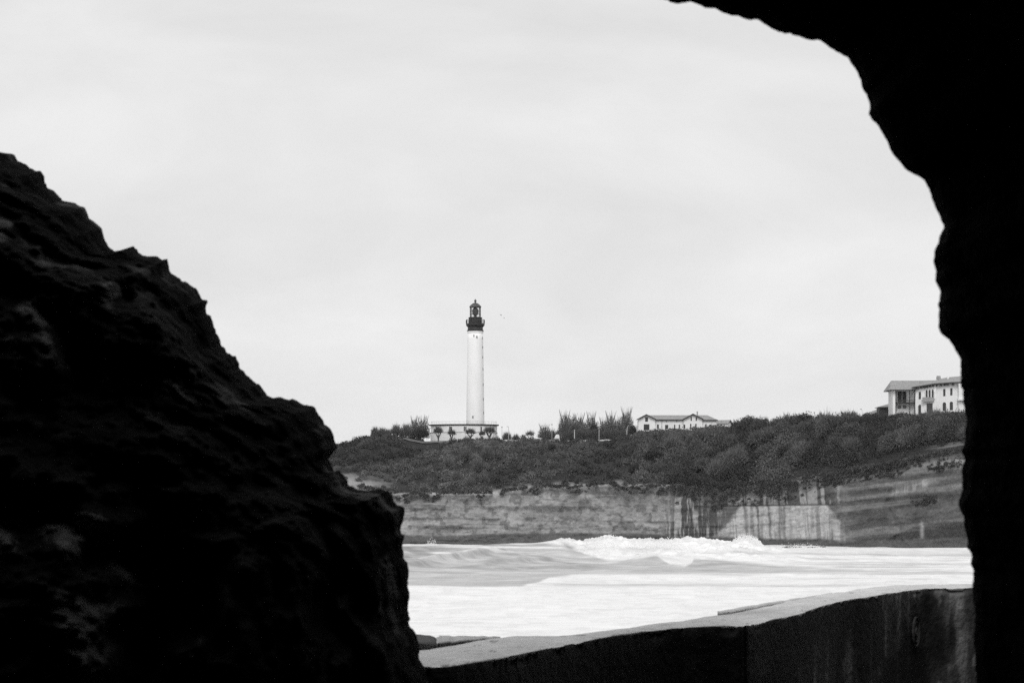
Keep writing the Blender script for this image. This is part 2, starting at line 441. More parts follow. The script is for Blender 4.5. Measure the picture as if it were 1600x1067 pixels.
Zs = Zs + ((fbm(XX * 0.10, YY * 0.22, o=4, seed=231) - 0.5) * 0.75 + (fbm(XX * 0.03, YY * 0.06, o=3, seed=232) - 0.5) * 0.5) * damp
pyg = HOR + (EYE - Zs) / (K * np.maximum(YY, 5))
# foam, as islands of foam on the water
wob = (fbm(XX * 0.09, YY * 0.05, o=4, seed=241) - 0.5)
wob2 = (fbm(XX * 0.03, YY * 0.12, o=4, seed=242) - 0.5)
edge = lerp_tab(pxg, [(560, 840), (700, 846), (800, 850), (850, 850), (868, 852), (890, 857), (920, 868), (950, 875.5), (975, 875), (1005, 870), (1026, 867), (1034, 872), (1046, 881), (1070, 884.5), (1080, 880), (1084, 872), (1120, 874), (1220, 884), (1300, 888), (1520, 892), (2500, 900)])
foam = sst(2.0, -2.5, pyg - edge + wob * 7)
str1 = np.exp(-((pyg - 864.5 - wob2 * 3) / 1.8) ** 2) * sst(1070, 1100, pxg) * 0.7
foam = foam * (1 - str1)
lowedge = lerp_tab(pxg, [(560, 915), (640, 915.5), (760, 917), (815, 916), (840, 909), (858, 902), (895, 898), (930, 897), (1050, 897), (1200, 897), (1300, 893), (1520, 890), (2500, 890)])
low = sst(-2.2, 1.6, pyg - lowedge + wob * 6 + wob2 * 5)
band = np.exp(-((pyg - lerp_tab(pxg, [(800, 912), (1100, 914), (1250, 917), (1520, 905)])) / 3.5) ** 2) * sst(820, 900, pxg) * (1 - sst(1250, 1500, pxg))
low = low * (1 - 0.75 * band * sst(-0.10, 0.15, wob2 + 0.1))
rstr = sst(1180, 1320, pxg) * sst(925, 905, pyg) * sst(858, 868, pyg)
stripes = sst(0.48, 0.62, fbm(XX * 0.012, YY * 0.16, o=4, seed=251))
foam = np.maximum(foam, low)
foam = foam * (1 - rstr * 0.65 * stripes)
crest = np.exp(-((pyg - 853.5 - (pxg - 700) * 0.012) / 1.6) ** 2) * sst(660, 720, pxg) * sst(900, 860, pxg) * sst(-0.1, 0.12, wob)
crest = np.maximum(crest, np.exp(-((pyg - 863.5 - (pxg - 690) * -0.01) / 1.1) ** 2) * sst(672, 684, pxg) * sst(712, 700, pxg))
foam = np.maximum(foam, crest)
foam = np.maximum(foam, sst(560, 600, YY) * 0.85)
web = sst(0.52, 0.66, fbm(XX * 0.05 + YY * 0.03, YY * 0.16 - XX * 0.02, o=5, seed=261))
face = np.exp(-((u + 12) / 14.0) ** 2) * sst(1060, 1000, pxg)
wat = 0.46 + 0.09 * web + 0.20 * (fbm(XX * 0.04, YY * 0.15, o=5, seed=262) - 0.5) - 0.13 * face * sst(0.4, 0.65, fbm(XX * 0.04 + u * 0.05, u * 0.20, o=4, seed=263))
wht = 0.88 - 0.10 * sst(0.46, 0.7, fbm(XX * 0.5, YY * 0.3, o=4, seed=264, gain=0.65)) - 0.16 * sst(0.5, 0.7, fbm(XX * 0.12 + YY * 0.03, YY * 0.2, o=5, seed=267, gain=0.65)) * np.exp(-((u - 0) / 40.0) ** 2)  # greyer mottling round the breaker paints relief shading into the foam
lines = sst(0.50, 0.66, fbm(XX * 0.035, (YY + 2.2 * XX) * 0.11, o=4, seed=265, gain=0.6)) * sst(1000, 860, pxg) * sst(905, 880, pyg)
rip = fbm(XX * 0.28, YY * 0.4, o=4, seed=266, gain=0.65) - 0.5
caps = sst(0.63, 0.72, fbm(XX * 0.06 + wob, YY * 0.22, o=4, seed=268, gain=0.6)) * sst(900, 870, pyg + 20)
foam = np.maximum(foam, 0.8 * caps)
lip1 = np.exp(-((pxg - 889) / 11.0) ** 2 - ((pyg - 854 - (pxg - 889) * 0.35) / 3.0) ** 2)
lip2 = np.exp(-((pxg - 1016) / 13.0) ** 2 - ((pyg - 870) / 2.8) ** 2)  # shading of the two wave lips, painted by these masks
foam = foam * (1 - lip1) * (1 - 0.55 * np.exp(-((pxg - 1000) / 26.0) ** 2 - ((pyg - 859 - wob2 * 4) / 1.8) ** 2))  # foam also thinned to paint a faint shading streak
wat = wat * (1 - 0.34 * lines) * (1 + 0.7 * rip) * (1 - 0.25 * lip1 - 0.22 * lip2) * (1 - 0.16 * np.clip(sw_front, 0, 1))  # lip shading and dark swell fronts put into the water colour
foam = np.maximum(foam, 0.7 * np.clip(sw_top, 0, 1) * sst(-0.02, 0.16, wob))
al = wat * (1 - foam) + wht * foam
lump = foam * np.exp(-((u + 6) / 26.0) ** 2) * sst(840, 900, pxg) * sst(1300, 1150, pxg)
Zs = Zs + lump * ((fbm(XX * 0.36, YY * 0.35, o=5, seed=271, gain=0.68) - 0.42) * 3.0)
burst = np.exp(-((pxg - 1172) / 13.0) ** 2) + 0.45 * np.exp(-((pxg - 1150) / 18.0) ** 2) + 0.35 * np.exp(-((pxg - 952) / 14.0) ** 2)
Zs = Zs + burst * np.exp(-((YY - 560) / 7.0) ** 2) * (2.2 + 3.2 * (fbm(XX * 0.3, YY * 0.3, o=4, seed=272) - 0.5))
Zs = np.where(YY < 120, -0.2, Zs)
V = np.stack([XX, YY, Zs], -1).reshape(-1, 3)
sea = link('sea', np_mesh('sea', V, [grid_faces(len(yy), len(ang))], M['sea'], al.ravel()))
tag(sea, kind='structure')

# spray thrown up by the breaker: uncountable drops
rng = np.random.default_rng(5)
c = []
for (p0, p1, y0, y1, z0, z1, n) in ((900, 1070, 500, 520, 3.0, 4.6, 2600), (925, 985, 505, 520, 3.6, 5.3, 900), (1020, 1075, 500, 516, 3.0, 4.9, 900), (1070, 1150, 520, 560, 2.2, 3.6, 700), (1140, 1192, 552, 566, 2.6, 5.2, 2600), (1195, 1300, 640, 690, 0.2, 1.6, 600), (664, 684, 733, 742, 0.0, 2.6, 110)):
    n = n * 3
    p = rng.uniform(p0, p1, n); Y = rng.uniform(y0, y1, n); hf = rng.beta(1.2, 2.6, n)
    env = np.sin(np.pi * np.clip((p - p0) / (p1 - p0), 0, 1)) ** 0.6
    c.append(np.stack([(p - 800) * K * Y, Y, z0 - 0.5 + (z1 - z0 + 0.5) * hf * env], -1))
c = np.concatenate(c); n = len(c)
sz = rng.uniform(0.02, 0.075, n)
tet = np.array([(1, 1, 1), (-1, -1, 1), (-1, 1, -1), (1, -1, -1)], float)
V = (c[:, None, :] + sz[:, None, None] * tet[None] * rng.uniform(0.5, 1.3, (n, 4, 1))).reshape(-1, 3)
b = np.arange(n)[:, None] * 4
F = np.concatenate([b + np.array([[0, 1, 2]]), b + np.array([[0, 3, 1]]), b + np.array([[0, 2, 3]]), b + np.array([[1, 3, 2]])])
sp = link('sea_spray', np_mesh('sea_spray', V, [F], M['foam'], smooth=False))
tag(sp, kind='stuff')

# ==================================================================== FOREGROUND
# ------------------------------------------------------------------ terrace floor and seawall mass
FRONT = [(-300, 1075), (300, 1060), (560, 1050), (668, 1043), (700, 1042), (740, 1036), (800, 1026), (870, 1010), (950, 995), (1050, 981.5), (1100, 979), (1172, 977), (1190, 972), (1240, 962), (1275, 950), (1320, 937), (1360, 933), (1400, 925), (1440, 919.5), (1523, 917.5), (1650, 916.5), (2200, 915)]
BACK = [(-300, 1030), (300, 1024), (560, 1018), (653, 1014.5), (690, 1009), (765, 998), (800, 993.8), (870, 992), (950, 985), (1050, 972), (1120, 961), (1200, 945.5), (1300, 926.5), (1380, 914.5), (1450, 912), (1523, 912.3), (1650, 912), (2200, 911)]
TOPZ = 9.2
def top_pt(px, tab):
    py = lerp_tab(px, tab); Y = (EYE - TOPZ) / (K * (py - HOR))
    return np.stack([(px - 800) * K * Y, Y, np.full_like(Y, TOPZ)], -1)
q = np.array([-300, 300, 560, 700, 870, 1050, 1190, 1320, 1440, 1650, 2200], float)
mid = (top_pt(q, FRONT) + top_pt(q, BACK)) / 2
mb = MB()
pts = [(-24, -10, 8.1), (24, -10, 8.1), (24, mid[-1][1], 8.1)] + [(p[0], p[1], 8.1) for p in mid[::-1]] + [(-24, mid[0][1], 8.1)]
mb.slab(pts, 10.6)
tag(mb.build('terrace', M['paving']), kind='structure')

# ------------------------------------------------------------------ parapet wall
def smooth_tab(px, tab):
    v = 0
    for d in (-14, -7, 0, 7, 14):
        v = v + lerp_tab(px + d, tab)
    return v / 5
def edge_pt(px, tab, z=TOPZ):
    py = smooth_tab(px, tab); Y = (EYE - TOPZ) / (K * (py - HOR))
    return np.stack([(px - 800) * K * Y, Y, np.full_like(Y, z)], -1)
px = np.concatenate([np.arange(-300, 560, 12), np.arange(560, 1560, 2.0), np.arange(1560, 2201, 12)]).astype(float)
f = edge_pt(px, FRONT); bk = edge_pt(px, BACK)
arc = np.concatenate([[0], np.cumsum(np.linalg.norm(np.diff(f, axis=0), axis=1))])
bk[:, 2] += 0.0
inw = (bk - f); inw /= np.linalg.norm(inw, axis=1)[:, None]
rows = []; alb = []
NF = 46
for i in range(NF):                               # front face, floor to arris; stains, plus its shade put into a near-black albedo
    t = i / (NF - 1); z = 8.0 + (TOPZ - 8.0) * t
    p = f.copy(); p[:, 2] = z
    bulge = (fbm(arc * 1.3, np.full_like(arc, z * 1.3), o=5, seed=301) - 0.5) * 0.09
    chip = sst(0.93, 1.0, t) * 0.075 * sst(0.45, 0.75, fbm(arc * 5, arc * 0, o=4, seed=302, gain=0.6))
    p += inw * (chip - bulge + 0.015 * sst(0.95, 1, t))[:, None]
    p[:, 2] -= chip * 0.4
    drip = sst(0.56, 0.74, fbm(arc * 5.0, np.full_like(arc, z * 0.8), o=4, seed=303))
    pat = sst(0.50, 0.68, fbm(arc * 0.9, np.full_like(arc, z * 1.2), o=4, seed=304))
    spk = sst(0.62, 0.75, fbm(arc * 7, np.full_like(arc, z * 5), o=3, seed=305))
    rgt = 0.30 + 0.70 * sst(1160, 1330, px)
    jt = np.exp(-((px - 1164) / 2.2) ** 2)
    p += inw * (0.05 * jt)[:, None]
    lp = sst(1164, 1170, px) * (1 - sst(1215, 1250, px)) * sst(0.62 + 0.2 * (vn(px * 0.05, px * 0, seed=306) - .5), 0.72, np.full_like(px, t))
    st = np.exp(-((px - 1158 - 3 * vn(np.full_like(px, z * 4), px * 0, seed=307)) / 2.6) ** 2) * sst(0.55, 0.40, t)
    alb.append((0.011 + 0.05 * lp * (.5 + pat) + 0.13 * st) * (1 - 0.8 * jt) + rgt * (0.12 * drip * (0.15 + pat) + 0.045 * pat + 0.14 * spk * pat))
    rows.append(p)
NT = 26
for i in range(NT):                               # weathered top
    t = i / (NT - 1)
    p = f * (1 - t) + bk * t
    n_ = (fbm(p[:, 0] * 3, p[:, 1] * 1.4, o=4, seed=311) - 0.5)
    p[:, 2] += 0.03 * n_ + 0.012 * np.sin(np.pi * t)
    if i == 0: p += inw * 0.03
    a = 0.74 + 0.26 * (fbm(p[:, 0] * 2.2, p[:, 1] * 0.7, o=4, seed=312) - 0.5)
    ln = fbm((p[:, 0] * 0.55 - p[:, 1] * 0.35) * 5.5, (p[:, 0] + p[:, 1]) * 0.25, o=3, seed=313)
    a = a + 0.30 * (ln - 0.5) * np.exp(-((px - 1180) / 90) ** 2) * 1.4
    hole = sst(0.78, 0.84, fbm(p[:, 0] * 9, p[:, 1] * 4.5, o=2, seed=314))
    a = a * (1 - 0.7 * hole)
    rows.append(p); alb.append(a)
for z in (9.15, 8.6, 7.5, 4.0, -1.5):             # seaward face
    p = bk.copy(); p[:, 2] = z; p += inw * (0.02 + (9.2 - z) * 0.05)
    rows.append(p); alb.append(np.full(len(px), 0.3))
V = np.concatenate(rows)
par = empty('parapet_wall', tuple(f[len(px) // 2] * np.array([1, 1, 0]) + np.array([0, 0, 8.1])))
tag(par, 'curving stained concrete parapet wall with a pale worn top, in front of the surf', 'wall')
def child(o, parent):
    o.parent = parent; o.location = tuple(-np.array(parent.location)); return o
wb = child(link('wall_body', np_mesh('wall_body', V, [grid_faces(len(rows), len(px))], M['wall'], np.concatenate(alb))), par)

def strip_block(name, p0, p1, ff, fb, h, a=0.5, fa=0.07):  # a low fa puts the front's shade into its colour
    """low raised block lying on the back of the wall top between pixels p0 and p1"""
    pp = np.arange(p0, p1 + 0.1, 1.0)
    t = (pp - p0) / (p1 - p0)
    py0 = lerp_tab(pp, ff); py1 = lerp_tab(pp, fb)
    def W(py, z):
        Y = (EYE - TOPZ) / (K * (py - HOR)); return np.stack([(pp - 800) * K * Y, Y, np.full_like(Y, 0) + z], -1)
    hh = TOPZ + h(t) + 0.006 * (vn(pp * 0.11, pp * 0, seed=7) - 0.5)
    r = [W(py0, TOPZ - 0.03), W(py0, hh - 0.008), W(py0 - 0.8, hh), W(py1, hh), W(py1, TOPZ - 0.6)]
    n = len(pp)
    caps = [np.array([[i * n, (i + 1) * n, 4 * n, 4 * n]]) for i in ()]
    al = np.concatenate([np.full(n, fa), np.full(n, fa * 1.4), np.full(n, a), np.full(n, a), np.full(n, 0.3)])
    Vv = np.concatenate(r)
    fs = [grid_faces(5, n)]
    e0 = np.array([[0, n, 2 * n], [0, 2 * n, 3 * n], [0, 3 * n, 4 * n]]); e1 = np.array([[n - 1, 3 * n - 1, 2 * n - 1], [n - 1, 4 * n - 1, 3 * n - 1], [n - 1, 5 * n - 1, 4 * n - 1]])
    return child(link(name, np_mesh(name, Vv, fs + [e0, e1], M['wall'], al, smooth=False)), par)
strip_block('coping_block', 560, 683, [(560, 1023), (653, 1014), (670, 1012.5), (683, 1009)], [(560, 1004), (683, 1000)], lambda t: 0.045 * np.sqrt(np.clip(1 - t ** 6, 0, 1)) + 0.002, 0.12)
strip_block('coping_block', 682.0, 687.0, [(682, 1008.0), (688, 1006.6)], [(682, 999.8), (688, 999.2)], lambda t: 0.020 + 0 * t, 0.66, 0.9)
strip_block('coping_block', 686, 782, [(686, 1010), (765, 998.6), (782, 996)], [(560, 1000), (700, 998.5), (782, 995.0)], lambda t: 0.024 * (1 - t) ** 0.7 + 0.001, 0.66)
strip_block('coping_block', 1121, 1300, [(1121, 961.5), (1165, 954), (1210, 944.5), (1300, 927)], [(1121, 959), (1200, 944.0), (1300, 926)], lambda t: 0.022 * (1 - t) ** 0.9 + 0.002, 0.7, 0.4)
# round relief on the landward face
def face_at(pxq):
    i = int(np.argmin(np.abs(px - pxq))); d = f[min(i + 3, len(f) - 1)] - f[i - 3]; d /= np.linalg.norm(d)
    return f[i], d, -inw[i] * np.array([1, 1, 0])
c0, tdir, ndir = face_at(1426)
ndir = np.array([tdir[1], -tdir[0], 0]); ndir = ndir if ndir[1] < 0 else -ndir
mv = []; mf = []
for (rr, th) in ((0.145, 0.011), (0.10, 0.007), (0.035, 0.014)):
    base = len(mv)
    for k in range(40):
        a = 2 * math.pi * k / 40
        for s_ in range(8):
            b_ = 2 * math.pi * s_ / 8
            rad = rr + th * math.cos(b_)
            p = c0 + tdir * rad * math.cos(a) + np.array([0, 0, 1]) * (rad * math.sin(a)) + ndir * (0.035 + th * math.sin(b_))
            p = p - np.array([0, 0, 0.42]); mv.append(p)
    for k in range(40):
        for s_ in range(8):
            k2 = (k + 1) % 40; s2 = (s_ + 1) % 8
            mf.append((base + k * 8 + s_, base + k2 * 8 + s_, base + k2 * 8 + s2, base + k * 8 + s2))
child(link('round_relief', np_mesh('round_relief', np.array(mv), [np.array(mf)], M['wall'], np.full(len(mv), 0.05))), par)

# ------------------------------------------------------------------ rock arch we look out of
ARCH = [(1033, 0), (1050, 8), (1075, 2), (1095, 8), (1130, 20), (1150, 24), (1185, 35), (1220, 50), (1240, 55), (1258, 62), (1275, 63), (1300, 75), (1325, 92), (1340, 110), (1345, 130), (1355, 150), (1358, 163), (1356, 175), (1370, 200), (1400, 245), (1420, 265), (1440, 278), (1455, 298), (1462, 320), (1474, 352), (1470, 370), (1462, 390), (1457, 412), (1462, 435), (1467, 460), (1468, 490), (1465, 510), (1475, 525), (1488, 540), (1500, 562), (1503, 590), (1506, 625), (1507, 660), (1505, 720), (1502, 760), (1500, 790), (1508, 810), (1510, 840), (1516, 870), (1520, 900), (1522, 950), (1523, 1000), (1526, 1067),
        (1535, 1300), (1560, 1700), (1560, 1990), (700, 2000), (-300, 2000), (-950, 1990), (-960, 1500), (-930, 900), (-860, 450), (-720, 130), (-480, -60), (-150, -130), (200, -110), (480, -80), (760, -60), (960, -35)]
AY = 6.5
loop = np.array([((a - 800) * K * AY, EYE + (HOR - b) * K * AY) for a, b in ARCH])
# resample: close spacing, keep traced points
res = []
for i in range(len(loop)):
    p, q_ = loop[i], loop[(i + 1) % len(loop)]
    n = max(1, int(np.linalg.norm(q_ - p) / 0.007)) if np.linalg.norm(q_ - p) < 0.4 else int(np.linalg.norm(q_ - p) / 0.06)
    for k in range(n): res.append(p + (q_ - p) * k / n)
loop = np.array(res)
sm = (np.roll(loop, 1, 0) + 2 * loop + np.roll(loop, -1, 0)) / 4
loop = sm
al_ = np.concatenate([[0], np.cumsum(np.linalg.norm(np.diff(loop, axis=0), axis=1))])
def wob1(sc, sd): return np.stack([fbm(al_ / sc, al_ * 0, o=3, seed=sd, gain=0.6) - 0.5, fbm(al_ / sc, al_ * 0, o=3, seed=sd + 1, gain=0.6) - 0.5], -1)
loop = loop + 0.012 * wob1(0.06, 451) + 0.014 * wob1(0.028, 461)
nl = len(loop)
cen = np.array([-0.25, 9.95])
angs = np.arctan2(loop[:, 1] - cen[1], loop[:, 0] - cen[0])
def big(sx, zt, zb_):
    co, si = np.cos(angs), np.sin(angs)
    d = 1 / (np.abs(co / sx) ** 3 + np.abs(np.where(si > 0, si / zt, si / zb_)) ** 3) ** (1 / 3)
    return np.stack([cen[0] + co * d, cen[1] + si * d], -1)
rings = []
for (Y, k, am) in ((-5.0, 0.02, 0), (-5.0, 0.6, .1), (-4.6, 1.3, .25), (-2, 1.6, .3), (1, 1.6, .3), (3, 1.6, .25), (4.6, 1.55, .16), (5.6, 1.42, .14), (6.1, 1.22, .10), (6.32, 1.08, .04), (6.44, 1.012, .0), (6.5, 1.0, .0), (6.62, 1.05, .0), (6.9, 1.12, .05), (7.3, 1.25, .1), (7.8, 1.5, .15), (8.1, 2.0, .25)):
    rings.append((np.concatenate([cen + (loop - cen) * k, np.full((nl, 1), Y)], 1), am))
for (Y, sx, zt, zb_, am) in ((8.4, 8, 6.0, 4.5, .3), (9.0, 11, 8, 5, .4), (9.6, 14, 9, 5, .4), (9.4, 17, 10.5, 5.2, .4), (4, 19, 12, 5.5, .5), (-4, 19, 12, 5.5, .5), (-9, 16, 10, 5, .4), (-9.5, 8, 8, 3, .3), (-9.6, 0.1, .1, .1, 0)):
    g2 = big(sx, zt, zb_)
    # added rock wing, out of view on the right, to shade the parapet front
    rgt = sst(5.5, 11, g2[:, 0]) * (Y > 8)
    rings.append((np.stack([g2[:, 0], g2[:, 1], Y + rgt * 24], 1), am))
V = []; Al = []
for (r3, am) in rings:
    x, z, Y = r3[:, 0], r3[:, 1], r3[:, 2]
    n_ = ridge(x * 1.1, Y * 1.1, z * 1.1, o=4, seed=401) - 0.5
    out = np.stack([x - cen[0], Y * 0, z - cen[1]], -1); out /= np.maximum(np.linalg.norm(out, axis=1), 1e-6)[:, None]
    p = np.stack([x, Y, z], -1) + out * (np.abs(n_) * am * 2)[:, None]
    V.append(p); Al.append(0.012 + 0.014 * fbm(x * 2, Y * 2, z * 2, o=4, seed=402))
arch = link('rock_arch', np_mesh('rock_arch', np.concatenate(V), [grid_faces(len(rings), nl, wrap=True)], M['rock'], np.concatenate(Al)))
tag(arch, 'black overhanging rock arch framing the top and right of the view', 'rock arch')

# ------------------------------------------------------------------ rock outcrop on the left
ROCK = [(-520, -40), (-400, 60), (-300, 105), (-200, 150), (-120, 200), (-60, 222), (-20, 238), (0, 241), (10, 240), (25, 243), (30, 255), (55, 265), (72, 277), (76, 293), (100, 312), (135, 322), (138, 338), (160, 365), (170, 385), (182, 393), (195, 393), (203, 386), (212, 392), (225, 402), (245, 402), (262, 408), (266, 420), (285, 440), (305, 455), (322, 472), (325, 490), (340, 520), (352, 550), (368, 556), (372, 572), (400, 600), (425, 618), (460, 625), (490, 635), (505, 655), (520, 680), (526, 700), (515, 716), (525, 735), (543, 741), (547, 762), (575, 770), (590, 765), (604, 763), (615, 780), (628, 795), (628, 830), (630, 858), (637, 890), (638, 915), (641, 945), (636, 970), (645, 985), (653, 1005), (655, 1025), (665, 1045), (670, 1070), (690, 1130), (720, 1220), (760, 1400), (790, 1700)]
rk = np.array(ROCK, float)
seg = np.concatenate([[0], np.cumsum(np.linalg.norm(np.diff(rk, axis=0), axis=1))])
NTk = 620
sdist = np.unique(np.concatenate([np.linspace(0, seg[7], 40), np.linspace(seg[7], seg[-5], 520), np.linspace(seg[-5], seg[-1], 50)]))
rx = np.interp(sdist, seg, rk[:, 0]); ry = np.interp(sdist, seg, rk[:, 1])
k5 = np.array([1, 2, 1]) / 4
rx[1:-1] = np.convolve(rx, k5, 'valid'); ry[1:-1] = np.convolve(ry, k5, 'valid')
n = len(sdist)
tt = sdist / seg[-1]
def run_mean(v, w):
    k = np.ones(2 * w + 1); k /= k.sum()
    return np.convolve(np.concatenate([np.full(w, v[0]), v, np.full(w, v[-1])]), k, 'valid')
rxs = run_mean(run_mean(rx, 28), 28); rys = run_mean(run_mean(ry, 28), 28)
rx = rx + 12 * (fbm(sdist / 15, sdist * 0, o=4, seed=441) - 0.5); ry = ry + 12 * (fbm(sdist / 15, sdist * 0, o=4, seed=442) - 0.5)
RY = 10.4 - 1.5 * tt + 0.25 * (fbm(tt * 14, tt * 0, seed=411) - 0.5)
sx0 = (rx - 800) * K * RY; sz0 = EYE + (HOR - ry) * K * RY
rows = []; alb = []
ss = np.concatenate([-np.linspace(1, 0.0, 30) ** 1.6, np.linspace(0, 1, 300)[1:] ** 1.35])
for s in ss:
    q_ = abs(s)
    dep = 2.3 * math.sqrt(max(0, 1 - (1 - min(1, q_ * 1.15)) ** 2))
    Y = RY - dep * 0.8 if s > 0 else RY + dep
    # inward from the outline: left, and a little down
    fade = math.exp(-q_ / 0.025)
    ex = rxs + (rx - rxs) * fade - 1500 * q_; ey = rys + (ry - rys) * fade + 420 * q_
    x = (ex - 800) * K * Y; z = EYE + (HOR - ey) * K * Y
    wgt = sst(0.0, 0.06, np.full(n, q_))
    wx = x + 0.5 * (fbm(x * 1.3, Y * 1.3, z * 1.3, o=3, seed=419) - 0.5); wz = z + 0.5 * (fbm(x * 1.3 + 40, Y * 1.3, z * 1.3, o=3, seed=420) - 0.5)
    nz = ridge(wx * 0.8, Y * 0.8, wz * 0.8, o=3, seed=421) - 0.55
    nz2 = fbm(wx * 2.6, Y * 2.6, wz * 2.6, o=5, seed=422, gain=0.62) - 0.5
    pit = sst(0.50, 0.74, fbm(wx * 3.4 + 9, Y * 3.4, wz * 3.4, o=3, seed=424))
    nz3 = fbm(x * 12, Y * 12, z * 12, o=3, seed=423) - 0.5
    D = wgt * (nz * 0.32 + nz2 * 0.6 - pit * 0.34) + (0.2 + 0.8 * wgt) * (nz3 * 0.16 + (ridge(x * 7, Y * 7, z * 7, o=3, seed=426) - 0.5) * 0.10)
    k_ = (Y - D) / Y if s > 0 else (Y + D) / Y
    rows.append(np.stack([x * k_, Y * k_, EYE + (z - EYE) * k_], -1))
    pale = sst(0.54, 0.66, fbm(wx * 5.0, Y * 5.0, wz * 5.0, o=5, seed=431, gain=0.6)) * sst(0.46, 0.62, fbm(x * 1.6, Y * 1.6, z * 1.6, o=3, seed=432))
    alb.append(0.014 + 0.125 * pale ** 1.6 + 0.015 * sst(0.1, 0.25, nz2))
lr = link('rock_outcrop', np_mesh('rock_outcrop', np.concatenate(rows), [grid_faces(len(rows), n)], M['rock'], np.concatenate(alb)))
tag(lr, 'dark craggy rock slope with pale patches, filling the left of the view', 'rock')

# ==================================================================== VEGETATION
def leaf_cloud(rng, c, size, flat=0.0):
    """small quads at centres c; returns verts, faces"""
    n = len(c)
    a = rng.normal(size=(n, 3)); a /= np.linalg.norm(a, axis=1)[:, None]
    b_ = rng.normal(size=(n, 3)); b_ -= (a * b_).sum(1)[:, None] * a; b_ /= np.linalg.norm(b_, axis=1)[:, None]
    s = (size * rng.uniform(0.6, 1.4, n))[:, None]
    v = np.stack([c - a * s - b_ * s * .5, c + a * s * .3 - b_ * s * .6, c + a * s + b_ * s * .4, c - a * s * .4 + b_ * s * .6], 1)
    return v.reshape(-1, 3), np.arange(n * 4).reshape(n, 4)

def twig_cloud(rng, base, tip, w):
    """thin tapering triangles from base to tip"""
    n = len(base)
    d = tip - base
    u = np.cross(d, rng.normal(size=(n, 3))); u /= np.maximum(np.linalg.norm(u, axis=1), 1e-6)[:, None]
    ww = (w * rng.uniform(0.6, 1.4, n))[:, None]
    v = np.stack([base - u * ww, base + u * ww, tip], 1)
    return v.reshape(-1, 3), np.arange(n * 3).reshape(n, 3)

def bush_parts(rng, rx, ry, rz, nleaf, leaf, ntwig, tl, tw, lift=0.0, up=1.0, a0=0.06):
    """one crown, base at the origin: lumpy mass of leaf clumps, with twigs breaking its outline"""
    d = rng.normal(size=(nleaf, 3)); d[:, 2] = np.abs(d[:, 2]) * 0.9 + rng.uniform(-0.35, 0.1, nleaf)
    d /= np.linalg.norm(d, axis=1)[:, None]
    lumpy = 0.62 + 0.62 * vn(d[:, 0] * 2.3 + 7, d[:, 1] * 2.3 + 3, d[:, 2] * 2.3 + rng.uniform(0, 90), seed=int(rng.integers(1e6)))
    rr = rng.uniform(0, 1, nleaf) ** 0.35 * lumpy
    c = d * rr[:, None] * np.array([rx, ry, rz]); c[:, 2] += lift + rz * 0.25
    lv, lf = leaf_cloud(rng, c, leaf)
    al = np.repeat(a0 * (0.78 + 0.44 * rng.uniform(0, 1, nleaf)), 4)
    if ntwig:
        d = rng.normal(size=(ntwig, 3)) * np.array([1, 1, 0.8]); d[:, 2] = np.abs(d[:, 2]) + up * rng.uniform(0.3, 1.2, ntwig)
        d /= np.linalg.norm(d, axis=1)[:, None]
        b0 = d * rng.uniform(0.3, 0.95, ntwig)[:, None] * np.array([rx, ry, rz]) * 0.9; b0[:, 2] += lift + rz * 0.2
        dd = d + np.array([0, 0, up]); dd /= np.linalg.norm(dd, axis=1)[:, None]
        tip = b0 + dd * (tl * (0.35 + rng.exponential(0.42, ntwig).clip(0, 1.1)))[:, None]
        tv, tf = twig_cloud(rng, b0, tip, tw)
        al = np.concatenate([al, np.repeat(a0 * (0.8 + 0.8 * rng.uniform(0, 1, ntwig)), 3)])
        return np.concatenate([lv, tv]), [lf, tf + len(lv)], al
    return lv, [lf], al

# --- ground scrub: one mass
rng = np.random.default_rng(11)
Vs = []; Q = []; T = []; As = []; off = 0
NL = 3000
lpx = rng.uniform(430, 1640, NL); lt = rng.uniform(0.0, 1.22, NL) ** 0.95
X, Y, Z = slope_point(lpx, lt)
dens = fbm((X - 0.5 * (Y - 780)) * 0.06, (Y + .3 * X) * 0.02, o=3, seed=501)
for i in range(NL):
    p, t = lpx[i], lt[i]
    if p < 640 and t < 0.40 * (1 - (p - 430) / 260) + 0.05 and rng.uniform() < 0.85: continue
    if 630 < p < 702 and 0.80 < t < 1.02: continue
    if p > 1330 and t < 0.10 and rng.uniform() < 0.5: continue
    if t > 1.02 and (660 < p < 800 or p > 990): 
        if not (p > 1150 and t < 1.1): continue
    r = rng.uniform(0.8, 1.9) * (0.9 + 0.9 * (p > 1000)) * (1.25 if rng.uniform() < .2 else 1)
    h = r * rng.uniform(0.7, 1.15) * (0.55 if t > 1 else 1)
    tw = 0.9 + 0.35 * r
    if 985 < p < 1145 and t > 0.72: h *= 0.35; tw *= 0.4
    if 1390 < p < 1520 and t > 0.92: continue
    if p > 1380 and t > 0.7: h *= 0.55; tw *= 0.6
    a0 = (0.045 + 0.055 * sst(0.36, 0.64, dens[i])) * rng.uniform(0.75, 1.3)
    if 690 < p < 775 and t < 0.75: a0 *= 1.25
    v, fs, al = bush_parts(rng, r, r, h, int(60 + 45 * r), 0.22, int(20 + 18 * r), tw * .55, 0.06, up=0.7, a0=a0)
    v = v + np.array([X[i], Y[i], Z[i] - 0.2]); v[:, 2] += (v[:, 1] - Y[i]) * 0.35
    Vs.append(v); Q.append(fs[0] + off); T.append(fs[1] + off); As.append(al); off += len(v)
